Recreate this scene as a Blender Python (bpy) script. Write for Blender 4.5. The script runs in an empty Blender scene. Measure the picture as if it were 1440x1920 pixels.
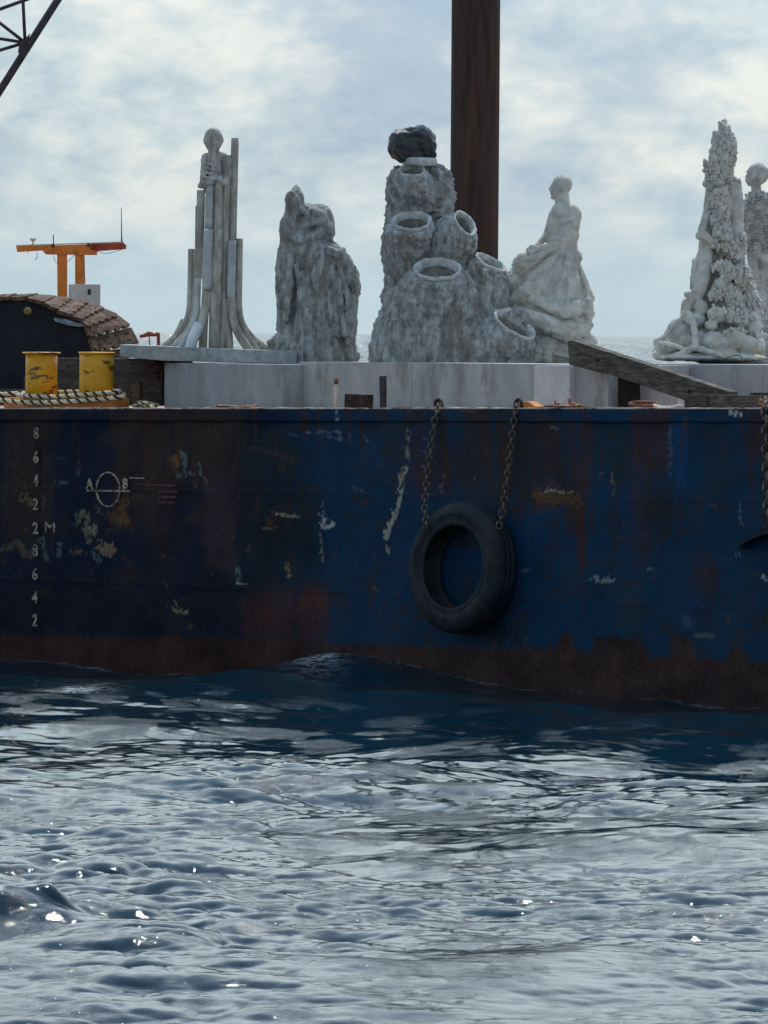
import bpy, bmesh, math, random
import numpy as np
from mathutils import Vector, Matrix
random.seed(7); RNG = np.random.default_rng(11)
scn = bpy.context.scene
COL = scn.collection

# ---------------------------------------------------------------- camera
F = 13200.0                      # focal length in photo pixels (long telephoto)
W0, H0 = 1440.0, 1920.0
CAMZ = 2.85
PITCH = math.atan((H0 / 2 - 615.3) / F)
ROLL = 0.0078
fw = Vector((0, math.cos(PITCH), -math.sin(PITCH)))
up0 = Vector((0, math.sin(PITCH), math.cos(PITCH)))
rx0 = Vector((1, 0, 0))
cr = rx0 * math.cos(ROLL) + up0 * math.sin(ROLL)
cu = -rx0 * math.sin(ROLL) + up0 * math.cos(ROLL)
CP = Vector((0, 0, CAMZ))
cam_d = bpy.data.cameras.new('camera')
cam = bpy.data.objects.new('camera', cam_d); COL.objects.link(cam)
M = Matrix.Identity(4)
for i in range(3):
    M[i][0] = cr[i]; M[i][1] = cu[i]; M[i][2] = -fw[i]; M[i][3] = CP[i]
cam.matrix_world = M
cam_d.sensor_fit = 'VERTICAL'; cam_d.sensor_height = 24.0; cam_d.sensor_width = 18.0
cam_d.lens = F / H0 * 24.0
cam_d.clip_start = 1.0; cam_d.clip_end = 30000
scn.camera = cam

# ---------------------------------------------------------------- world
SUN_EL, SUN_AZ = math.radians(58), math.radians(8)      # azimuth from +Y towards +X: the sun stands behind the barge
w = bpy.data.worlds.new('World'); scn.world = w; w.use_nodes = True
nt = w.node_tree; nt.nodes.clear()
def N(nt, t, **kw):
    n = nt.nodes.new(t)
    for k, v in kw.items():
        if k.startswith('i_'):
            n.inputs[int(k[2:]) if k[2:].isdigit() else k[2:].replace('_', ' ')].default_value = v
        else: setattr(n, k, v)
    return n
def L(nt, a, b): nt.links.new(a, b)
sky = N(nt, 'ShaderNodeTexSky', sky_type='NISHITA', sun_disc=False, sun_elevation=SUN_EL, sun_rotation=SUN_AZ)
sky.air_density = 1.0; sky.dust_density = 2.0
bg1 = N(nt, 'ShaderNodeBackground', i_Strength=0.11); L(nt, sky.outputs[0], bg1.inputs[0])
tc = N(nt, 'ShaderNodeTexCoord')
def wnoise(scale, zs, detail, rough, dist=0.0, off=(0, 0, 0)):
    mp = N(nt, 'ShaderNodeMapping'); mp.inputs['Scale'].default_value = (scale, scale, scale * zs); mp.inputs['Location'].default_value = off
    L(nt, tc.outputs['Generated'], mp.inputs[0])
    n = N(nt, 'ShaderNodeTexNoise'); n.inputs['Scale'].default_value = 1; n.inputs['Detail'].default_value = detail
    n.inputs['Roughness'].default_value = rough; n.inputs['Distortion'].default_value = dist
    L(nt, mp.outputs[0], n.inputs[0]); return n.outputs[0]
def ramp(nt, src, stops, interp='LINEAR'):
    r = N(nt, 'ShaderNodeValToRGB'); r.color_ramp.interpolation = interp
    e = r.color_ramp.elements
    while len(e) < len(stops): e.new(0.5)
    for el, (p, c) in zip(e, stops):
        el.position = p; el.color = (c, c, c, 1) if isinstance(c, (int, float)) else (*c, 1)
    L(nt, src, r.inputs[0]); return r.outputs[0]
big = wnoise(34, 2.0, 9, 0.50, 0.15, (3.1, 1.7, 0.4))
fine = wnoise(95, 1.9, 8, 0.58, 0.15, (0.3, 9.1, 2.4))
cover = wnoise(26, 1.5, 7, 0.5, 0.2, (7.7, 2.2, 5.15))
mix1 = N(nt, 'ShaderNodeMath', operation='MULTIPLY_ADD'); mix1.inputs[1].default_value = 0.52
L(nt, fine, mix1.inputs[0])
mul = N(nt, 'ShaderNodeMath', operation='MULTIPLY'); mul.inputs[1].default_value = 0.48; L(nt, big, mul.inputs[0]); L(nt, mul.outputs[0], mix1.inputs[2])
ccol = ramp(nt, mix1.outputs[0], [(0.41, (0.47, 0.59, 0.67)), (0.47, (0.57, 0.675, 0.72)), (0.52, (0.655, 0.735, 0.75)), (0.59, (0.80, 0.83, 0.80))])
# a real break in the cloud: blue shows where the cover noise is low, widest round one direction
dvec = (Vector((0.0008, 1, 0.0405))).normalized()
sub = N(nt, 'ShaderNodeVectorMath', operation='SUBTRACT'); sub.inputs[1].default_value = dvec
L(nt, tc.outputs['Generated'], sub.inputs[0])
scl = N(nt, 'ShaderNodeVectorMath', operation='MULTIPLY'); scl.inputs[1].default_value = (58, 20, 46); L(nt, sub.outputs[0], scl.inputs[0])
ln = N(nt, 'ShaderNodeVectorMath', operation='LENGTH'); L(nt, scl.outputs[0], ln.inputs[0])
gap = N(nt, 'ShaderNodeMath', operation='MULTIPLY_ADD'); gap.inputs[1].default_value = 1.6; gap.inputs[2].default_value = -0.85
L(nt, mix1.outputs[0], gap.inputs[0])
g2 = N(nt, 'ShaderNodeMath', operation='ADD'); L(nt, gap.outputs[0], g2.inputs[0]); L(nt, ln.outputs['Value'], g2.inputs[1])
gm = ramp(nt, g2.outputs[0], [(0.40, 0.70), (0.85, 0.25), (1.0, 0.0)])
cm = ramp(nt, cover, [(0.36, 0.45), (0.50, 0.0)])
mx = N(nt, 'ShaderNodeMath', operation='MAXIMUM'); L(nt, gm, mx.inputs[0]); L(nt, cm, mx.inputs[1])
sep = N(nt, 'ShaderNodeSeparateXYZ'); L(nt, tc.outputs['Generated'], sep.inputs[0])
veil = N(nt, 'ShaderNodeMapRange'); veil.inputs['From Min'].default_value = 0.0; veil.inputs['From Max'].default_value = 0.024
veil.inputs['To Min'].default_value = 0.82; veil.inputs['To Max'].default_value = 0.0; veil.interpolation_type = 'SMOOTHSTEP'
L(nt, sep.outputs['Z'], veil.inputs[0])
blue = N(nt, 'ShaderNodeMixRGB'); blue.inputs[2].default_value = (0.34, 0.47, 0.61, 1)
# overhead sky, out of view, made darker and bluer to shape the water's reflections
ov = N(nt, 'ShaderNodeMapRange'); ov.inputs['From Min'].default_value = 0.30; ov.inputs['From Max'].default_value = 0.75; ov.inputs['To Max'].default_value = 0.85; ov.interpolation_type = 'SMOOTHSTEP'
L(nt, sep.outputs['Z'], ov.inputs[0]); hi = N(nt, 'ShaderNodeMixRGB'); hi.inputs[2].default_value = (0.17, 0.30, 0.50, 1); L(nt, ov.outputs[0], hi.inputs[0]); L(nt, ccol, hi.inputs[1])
L(nt, mx.outputs[0], blue.inputs[0]); L(nt, hi.outputs[0], blue.inputs[1])
hz = N(nt, 'ShaderNodeMixRGB'); hz.inputs[2].default_value = (0.535, 0.69, 0.77, 1)
L(nt, veil.outputs[0], hz.inputs[0]); L(nt, blue.outputs[0], hz.inputs[1])
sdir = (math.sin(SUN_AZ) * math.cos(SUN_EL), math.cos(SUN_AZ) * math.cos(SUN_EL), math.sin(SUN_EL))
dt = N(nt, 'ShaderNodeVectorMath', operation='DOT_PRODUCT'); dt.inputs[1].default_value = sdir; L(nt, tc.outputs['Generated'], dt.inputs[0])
# out-of-view sky gain: raised opposite the sun as fill, sunward to brighten the water
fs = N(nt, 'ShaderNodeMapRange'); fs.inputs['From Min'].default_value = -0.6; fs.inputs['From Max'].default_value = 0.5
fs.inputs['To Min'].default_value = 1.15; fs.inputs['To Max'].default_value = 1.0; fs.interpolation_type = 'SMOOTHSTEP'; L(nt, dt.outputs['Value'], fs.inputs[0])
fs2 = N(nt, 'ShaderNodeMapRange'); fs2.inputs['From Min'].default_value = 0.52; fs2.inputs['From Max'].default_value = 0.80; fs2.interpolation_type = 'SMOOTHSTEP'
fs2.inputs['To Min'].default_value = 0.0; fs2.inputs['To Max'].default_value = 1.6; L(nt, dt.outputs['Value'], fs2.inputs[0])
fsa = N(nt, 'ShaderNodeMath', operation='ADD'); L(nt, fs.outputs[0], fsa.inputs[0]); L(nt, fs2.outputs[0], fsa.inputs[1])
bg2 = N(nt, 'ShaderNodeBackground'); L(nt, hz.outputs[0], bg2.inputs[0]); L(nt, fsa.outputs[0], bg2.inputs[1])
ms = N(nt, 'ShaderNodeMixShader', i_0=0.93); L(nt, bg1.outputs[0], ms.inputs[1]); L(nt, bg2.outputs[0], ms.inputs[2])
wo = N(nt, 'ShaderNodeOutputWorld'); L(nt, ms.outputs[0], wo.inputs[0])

sd = Vector((math.sin(SUN_AZ) * math.cos(SUN_EL), math.cos(SUN_AZ) * math.cos(SUN_EL), math.sin(SUN_EL)))
sun_d = bpy.data.lights.new('sun', 'SUN'); sun_d.energy = 3.2; sun_d.angle = math.radians(0.53); sun_d.color = (1, 0.95, 0.88)
sun = bpy.data.objects.new('sun', sun_d); COL.objects.link(sun); sun.location = (0, 80, 60)
sun.rotation_euler = sd.to_track_quat('Z', 'Y').to_euler()
vs = scn.view_settings; vs.view_transform = 'Standard'; vs.look = 'None'; vs.exposure = 0.0; vs.gamma = 1.0; vs.use_curve_mapping = False

# ---------------------------------------------------------------- frames of reference
CY = math.cos(math.radians(45)); SY = math.sin(math.radians(45))
E_ = Vector((CY, -SY, 0)); IN_ = Vector((SY, CY, 0)); OUT_ = -IN_; UP_ = Vector((0, 0, 1))
D0 = 56.7
ORG = Vector((0, D0, 0))
def ray(px, py): return fw + cr * ((px - W0 / 2) / F) - cu * ((py - H0 / 2) / F)
def PL(px, py, s=0.0):                      # point on the vertical plane parallel to the hull side, s metres inboard
    d = ray(px, py); t = ((ORG + IN_ * s) - CP).dot(IN_) / d.dot(IN_)
    return CP + d * t
def PD(px, py, D):
    d = ray(px, py); return CP + d * (D / d.y)
def project(P):
    v = Vector(P) - CP; z = v.dot(fw)
    return W0 / 2 + F * v.dot(cr) / z, H0 / 2 - F * v.dot(cu) / z
def projectA(A):
    v = A - np.array(CP); z = v @ np.array(fw)
    return W0 / 2 + F * (v @ np.array(cr)) / z, H0 / 2 - F * (v @ np.array(cu)) / z
def T_of(P): return (Vector(P) - ORG).dot(E_)
pl, pr = PL(0, 767, 0), PL(1440, 767, 0)
tl, tr = T_of(pl), T_of(pr)
def deck_z(t): return pl.z + (pr.z - pl.z) * (t - tl) / (tr - tl)
def hullpt(t, s, z): p = ORG + E_ * t + IN_ * s; return Vector((p.x, p.y, z))

# ---------------------------------------------------------------- helpers
def tag(o, label=None, cat=None, group=None, kind=None):
    if label: o['label'] = label
    if cat: o['category'] = cat
    if group: o['group'] = group
    if kind: o['kind'] = kind
    return o
def empty(name, loc, label=None, cat=None, group=None):
    o = bpy.data.objects.new(name, None); COL.objects.link(o); o.location = loc; o.empty_display_size = 0.2
    return tag(o, label, cat, group)
def link(name, me, m, parent=None, loc=None):
    o = bpy.data.objects.new(name, me); COL.objects.link(o)
    if m is not None and not me.materials: me.materials.append(m)
    if loc is not None: o.location = loc
    if parent is not None: o.parent = parent
    return o
def rel(verts, parent):
    if parent is None: return [Vector(v) for v in verts]
    p = parent.location.copy()
    q = parent.parent
    while q is not None: p += q.location; q = q.parent
    return [Vector(v) - p for v in verts]
def mesh_py(name, verts, faces, m, parent=None, smooth=False, origin=True):
    """world-space verts -> object with its origin at the verts' base"""
    vs_ = rel(verts, parent)
    if parent is None and origin:
        c = sum(vs_, Vector()) / len(vs_); c.z = min(v.z for v in vs_)
    else: c = Vector()
    me = bpy.data.meshes.new(name); me.from_pydata([v - c for v in vs_], [], faces); me.update()
    if smooth: me.shade_smooth()
    bm = bmesh.new(); bm.from_mesh(me); bmesh.ops.recalc_face_normals(bm, faces=bm.faces); bm.to_mesh(me); bm.free()
    return link(name, me, m, parent, c)
def mesh_np(name, V, Q, m, parent=None, loc=None, smooth=True, col=None):
    me = bpy.data.meshes.new(name)
    V = np.ascontiguousarray(V, dtype=np.float32); Q = np.ascontiguousarray(Q, dtype=np.int32)
    k = Q.shape[1]
    me.vertices.add(len(V)); me.vertices.foreach_set('co', V.ravel())
    me.loops.add(Q.size); me.loops.foreach_set('vertex_index', Q.ravel())
    me.polygons.add(len(Q)); me.polygons.foreach_set('loop_start', np.arange(0, Q.size, k, dtype=np.int32))
    me.update(calc_edges=True)
    if smooth: me.shade_smooth()
    if col is not None:
        a = me.color_attributes.new('paint', 'FLOAT_COLOR', 'POINT')
        c = np.ones((len(V), 4), dtype=np.float32); c[:, :3] = np.clip(col, 0, 1); a.data.foreach_set('color', c.ravel())
    return link(name, me, m, parent, loc)
def bevel(o, wd=0.006, seg=2):
    bm = bmesh.new(); bm.from_mesh(o.data)
    bmesh.ops.bevel(bm, geom=[e for e in bm.edges if len(e.link_faces) == 2 and e.calc_face_angle(0) > 0.5], offset=wd, segments=seg, profile=0.7, affect='EDGES')
    bm.to_mesh(o.data); bm.free(); return o
def prism(name, poly, s, ds, m, parent=None, bev=0.006, inv=None):
    """poly in photo pixels laid on the plane s metres inboard; extruded ds metres inboard"""
    n = len(poly); f = [PL(x, y, s) for x, y in poly]; b = [p + IN_ * ds for p in f]
    faces = [tuple(range(n)), tuple(range(2 * n - 1, n - 1, -1))] + [(i, (i + 1) % n, n + (i + 1) % n, n + i) for i in range(n)]
    o = mesh_py(name, f + b, faces, m, parent)
    return bevel(o, bev) if bev else o
def prismD(name, poly, D, ds, m, parent=None, bev=0.006):
    n = len(poly); f = [PD(x, y, D) for x, y in poly]; b = [p + Vector((0, ds, 0)) for p in f]
    faces = [tuple(range(n)), tuple(range(2 * n - 1, n - 1, -1))] + [(i, (i + 1) % n, n + (i + 1) % n, n + i) for i in range(n)]
    o = mesh_py(name, f + b, faces, m, parent)
    return bevel(o, bev) if bev else o
def catmull(P, k):
    P = [np.array(p, float) for p in P]
    if len(P) < 3: return [P[0] + (P[-1] - P[0]) * i / k for i in range(k + 1)]
    P = [2 * P[0] - P[1]] + P + [2 * P[-1] - P[-2]]; out = []
    for i in range(1, len(P) - 2):
        for j in range(k):
            t = j / k; a, b, c, d = P[i - 1:i + 3]
            out.append(0.5 * ((2 * b) + (c - a) * t + (2 * a - 5 * b + 4 * c - d) * t * t + (3 * b - a - 3 * c + d) * t ** 3))
    out.append(P[-2]); return out
def tube_data(path, rad, seg=12, closed=False):
    path = [Vector(p) for p in path]; n = len(path)
    if not hasattr(rad, '__len__'): rad = [rad] * n
    T = []
    for i in range(n):
        a = path[(i - 1) % n] if (closed or i > 0) else path[i]; b = path[(i + 1) % n] if (closed or i < n - 1) else path[i]
        T.append((b - a).normalized())
    u = T[0].orthogonal().normalized(); vs_, fs = [], []
    for i in range(n):
        u = (u - T[i] * u.dot(T[i])).normalized(); v = T[i].cross(u)
        for j in range(seg):
            a = 2 * math.pi * j / seg
            vs_.append(path[i] + (u * math.cos(a) + v * math.sin(a)) * rad[i])
    for i in range(n if closed else n - 1):
        for j in range(seg):
            k = (i + 1) % n
            fs.append((i * seg + j, i * seg + (j + 1) % seg, k * seg + (j + 1) % seg, k * seg + j))
    if not closed:
        fs.append(tuple(range(seg - 1, -1, -1))); fs.append(tuple((n - 1) * seg + j for j in range(seg)))
    return vs_, fs
def tube(name, path, rad, m, parent=None, seg=12, closed=False):
    v, f = tube_data(path, rad, seg, closed)
    o = mesh_py(name, v, f, m, parent, smooth=True)
    for p in o.data.polygons:
        if len(p.vertices) > 4: p.use_smooth = False
    return o
def merge(lists):
    V, Fc = [], []
    for v, f in lists:
        o = len(V); V += list(v); Fc += [tuple(i + o for i in q) for q in f]
    return V, Fc
def lathe_data(c, ax, prof, seg=32, caps=True):
    """prof: list of (radius, distance along ax)"""
    ax = Vector(ax).normalized(); u = ax.orthogonal().normalized(); v = ax.cross(u); c = Vector(c); vs_, fs = [], []
    for r, h in prof:
        for j in range(seg):
            a = 2 * math.pi * j / seg; vs_.append(c + ax * h + (u * math.cos(a) + v * math.sin(a)) * r)
    for i in range(len(prof) - 1):
        for j in range(seg): fs.append((i * seg + j, i * seg + (j + 1) % seg, (i + 1) * seg + (j + 1) % seg, (i + 1) * seg + j))
    if caps: fs.append(tuple(range(seg - 1, -1, -1))); fs.append(tuple((len(prof) - 1) * seg + j for j in range(seg)))
    return vs_, fs
def lathe(name, c, ax, prof, m, parent=None, seg=32, caps=True):
    v, f = lathe_data(c, ax, prof, seg, caps); o = mesh_py(name, v, f, m, parent, smooth=True)
    for p in o.data.polygons:
        if len(p.vertices) > 4: p.use_smooth = False
    return o

# numpy gradient noise
_perm = np.random.default_rng(5).permutation(256).astype(np.int64); _perm = np.concatenate([_perm, _perm])
_g = np.random.default_rng(6).normal(size=(256, 3)); _g /= np.linalg.norm(_g, axis=1)[:, None]
def perlin(P):
    Pi = np.floor(P).astype(np.int64); f = P - Pi; Pi &= 255; u = f * f * f * (f * (f * 6 - 15) + 10); r = 0
    for dx in (0, 1):
        for dy in (0, 1):
            for dz in (0, 1):
                h = _perm[(_perm[(_perm[(Pi[:, 0] + dx) & 255] + Pi[:, 1] + dy) & 255] + Pi[:, 2] + dz) & 255]
                d = (_g[h] * (f - np.array([dx, dy, dz]))).sum(1)
                r = r + d * (u[:, 0] if dx else 1 - u[:, 0]) * (u[:, 1] if dy else 1 - u[:, 1]) * (u[:, 2] if dz else 1 - u[:, 2])
    return r * 1.5
def fbm(P, o=4, g=0.5):
    r = 0; a = 1
    for i in range(o): r = r + a * perlin(P * 2 ** i + i * 17.3); a *= g
    return r
def ridge(P, o=3, g=0.55):
    r = 0; a = 1
    for i in range(o): r = r + a * (1 - 2 * np.abs(perlin(P * 2 ** i + i * 9.1))); a *= g
    return r

# ---------------------------------------------------------------- materials
def mat(name, c1, c2, scale=6, rough=0.8, bump=0.3, bscale=40, stretch=(1, 1, 1), c3=None, t3=(0.55, 0.65), metal=0.0, s3=3, lo=0.4, hi=0.6, spec=0.3, bdist=0.01, seed=0.0):
    m = bpy.data.materials.new(name); m.use_nodes = True; nt = m.node_tree; b = nt.nodes['Principled BSDF']
    b.inputs['Roughness'].default_value = rough; b.inputs['Metallic'].default_value = metal; b.inputs['Specular IOR Level'].default_value = spec
    tc = N(nt, 'ShaderNodeTexCoord'); mp = N(nt, 'ShaderNodeMapping'); mp.inputs['Scale'].default_value = stretch; mp.inputs['Location'].default_value = (seed, seed * .7, seed * .3)
    L(nt, tc.outputs['Object'], mp.inputs[0])
    def nz(sc, det, r=0.6):
        n = N(nt, 'ShaderNodeTexNoise'); n.inputs['Scale'].default_value = sc; n.inputs['Detail'].default_value = det; n.inputs['Roughness'].default_value = r
        L(nt, mp.outputs[0], n.inputs[0]); return n.outputs[0]
    a = ramp(nt, nz(scale, 8), [(lo, c1), (hi, c2)])
    if c3:
        k = ramp(nt, nz(s3, 8, 0.7), [(t3[0], 0.0), (t3[1], 1.0)])
        mxn = N(nt, 'ShaderNodeMixRGB'); mxn.inputs[2].default_value = (*c3, 1); L(nt, k, mxn.inputs[0]); L(nt, a, mxn.inputs[1]); a = mxn.outputs[0]
    L(nt, a, b.inputs['Base Color'])
    if bump:
        bp = N(nt, 'ShaderNodeBump'); bp.inputs['Strength'].default_value = bump; bp.inputs['Distance'].default_value = bdist
        L(nt, nz(bscale, 6, 0.65), bp.inputs['Height']); L(nt, bp.outputs[0], b.inputs['Normal'])
    return m
CONC = mat('concrete', (0.33, 0.35, 0.37), (0.43, 0.45, 0.465), 3.5, 0.9, 0.6, 60, stretch=(1, 1, .35), c3=(0.24, 0.24, 0.235), t3=(0.50, 0.66), s3=4.5)
CONC_P = mat('pale_concrete', (0.50, 0.51, 0.52), (0.60, 0.605, 0.61), 4, 0.9, 0.3, 60, c3=(0.33, 0.33, 0.33), t3=(0.55, 0.75))
CONC_G = mat('grey_slab_concrete', (0.25, 0.28, 0.285), (0.37, 0.40, 0.40), 9, 0.92, 0.6, 50, c3=(0.2, 0.22, 0.22), t3=(0.5, 0.7), s3=20)
STONE = mat('cast_stone', (0.28, 0.28, 0.275), (0.52, 0.52, 0.50), 13, 0.92, 1.0, 50, c3=(0.29, 0.25, 0.20), t3=(0.5, 0.72), s3=4, bdist=0.012)
STONE_D = mat('grey_rough_stone', (0.20, 0.21, 0.215), (0.48, 0.50, 0.50), 18, 0.95, 1.0, 38, stretch=(1, 1, 0.40), c3=(0.22, 0.185, 0.15), t3=(0.5, 0.7), s3=6, bdist=0.03, lo=.38, hi=.62)
STONE_W = mat('warm_cast_stone', (0.42, 0.415, 0.39), (0.58, 0.575, 0.53), 9, 0.92, 1.0, 45, c3=(0.34, 0.27, 0.18), t3=(0.52, 0.72), s3=3.5)
RIMW = mat('pale_rim_cement', (0.33, 0.35, 0.355), (0.54, 0.56, 0.56), 14, 0.9, 0.5, 70)
PIPEM = mat('weathered_pipe', (0.27, 0.255, 0.225), (0.50, 0.475, 0.425), 16, 0.85, 0.8, 60, stretch=(1, 1, 0.3), c3=(0.22, 0.20, 0.17), t3=(0.5, 0.7), s3=6)
PIPEL = mat('pale_pipe', (0.36, 0.39, 0.39), (0.48, 0.51, 0.51), 10, 0.85, 0.5, 60, c3=(0.36, 0.38, 0.38))
PIPEW = mat('white_pipe_patch', (0.52, 0.57, 0.60), (0.64, 0.68, 0.70), 12, 0.8, 0.4, 60)
BAG = mat('black_plastic', (0.012, 0.016, 0.02), (0.03, 0.034, 0.04), 9, 0.35, 0.8, 22, spec=0.5, bdist=0.02)
RUSTP = mat('rusted_steel_pile', (0.026, 0.016, 0.014), (0.066, 0.034, 0.025), 4, 0.85, 0.5, 30, stretch=(5, 5, 0.35), c3=(0.045, 0.03, 0.03), t3=(0.45, 0.65), s3=2.5)
RUST = mat('rust', (0.09, 0.04, 0.024), (0.20, 0.09, 0.05), 14, 0.9, 0.8, 60)
TRACK = mat('rusty_track_plate', (0.060, 0.036, 0.025), (0.19, 0.112, 0.078), 13, 0.9, 0.8, 70, c3=(0.08, 0.045, 0.035), s3=7)
DARK = mat('near_black_body', (0.003, 0.005, 0.010), (0.008, 0.011, 0.020), 5, 0.7, 0.3, 30)  # near-black colour of the solid below the track
DGREY = mat('dark_steel', (0.022, 0.018, 0.024), (0.05, 0.04, 0.05), 12, 0.6, 0.4, 40)
BROWNB = mat('brown_black_steel', (0.014, 0.010, 0.009), (0.05, 0.03, 0.022), 12, 0.8, 0.6, 40)
ORANGE = mat('orange_paint', (0.46, 0.13, 0.018), (0.62, 0.20, 0.03), 6, 0.5, 0.2, 40, c3=(0.25, 0.08, 0.03), t3=(0.58, 0.7), s3=6)
REDO = mat('faded_red_paint', (0.22, 0.035, 0.02), (0.36, 0.07, 0.03), 6, 0.6, 0.3, 40, c3=(0.10, 0.03, 0.03), t3=(0.55, 0.7))
YEL = mat('yellow_bollard_paint', (0.62, 0.29, 0.010), (0.74, 0.38, 0.018), 5, 0.45, 0.35, 40, stretch=(1, 1, 2.6), c3=(0.10, 0.055, 0.02), t3=(0.54, 0.60), s3=5, spec=0.4)
OBASE = mat('orange_base_paint', (0.42, 0.17, 0.045), (0.58, 0.26, 0.08), 6, 0.6, 0.4, 40, c3=(0.12, 0.05, 0.03), t3=(0.55, 0.68), s3=7)
WOODG = mat('weathered_grey_timber', (0.05, 0.045, 0.038), (0.135, 0.122, 0.105), 5, 0.9, 0.8, 22, stretch=(2, 2, 12), c3=(0.04, 0.033, 0.03), t3=(0.5, 0.7), s3=2)
WOODD = mat('dark_wet_timber', (0.030, 0.027, 0.027), (0.085, 0.078, 0.075), 5, 0.85, 0.8, 22, stretch=(2, 2, 10), c3=(0.05, 0.03, 0.024), t3=(0.5, 0.7), s3=2.5)
WOODK = mat('black_timber', (0.008, 0.007, 0.008), (0.022, 0.02, 0.02), 5, 0.9, 0.5, 20)
TYRE = mat('tyre_rubber', (0.003, 0.007, 0.013), (0.012, 0.020, 0.030), 7, 0.75, 0.4, 40, c3=(0.02, 0.021, 0.023), t3=(0.5, 0.7))
CHAIN = mat('rusty_chain_steel', (0.035, 0.025, 0.02), (0.22, 0.18, 0.135), 9, 0.7, 0.6, 60, c3=(0.09, 0.04, 0.02), s3=11)
ROPEC = mat('cream_rope', (0.50, 0.46, 0.30), (0.66, 0.62, 0.44), 30, 0.9, 0.6, 200)
ROPEB = mat('black_rope', (0.02, 0.014, 0.012), (0.05, 0.035, 0.03), 30, 0.9, 0.6, 200)
CAB = mat('grey_cabinet', (0.36, 0.38, 0.375), (0.45, 0.47, 0.46), 8, 0.6, 0.2, 40, c3=(0.2, 0.2, 0.19), t3=(0.62, 0.72), s3=8)
WHITE = mat('off_white_plastic', (0.55, 0.5, 0.48), (0.65, 0.6, 0.58), 8, 0.5, 0.0)
WMARK = mat('worn_draft_paint', (0.15, 0.135, 0.11), (0.42, 0.37, 0.29), 25, 0.8, 0.4, 60, c3=(0.03, 0.022, 0.025), t3=(0.52, 0.60), s3=18)
RMARK = mat('worn_red_mark', (0.06, 0.02, 0.02), (0.13, 0.05, 0.045), 25, 0.8, 0.4, 60, c3=(0.03, 0.022, 0.025), t3=(0.5, 0.6), s3=18)
DECKM = mat('rusty_deck_paint', (0.22, 0.12, 0.09), (0.40, 0.25, 0.20), 5, 0.8, 0.6, 40, c3=(0.13, 0.06, 0.04), s3=4)
LIP = mat('sunlit_rust_edge', (0.40, 0.28, 0.24), (0.60, 0.50, 0.46), 6, 0.6, 0.4, 40, stretch=(1, 1, 1), c3=(0.16, 0.07, 0.045), t3=(0.52, 0.62), s3=5)  # pinkish rust with the sunlit tone of the edge put into it

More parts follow.
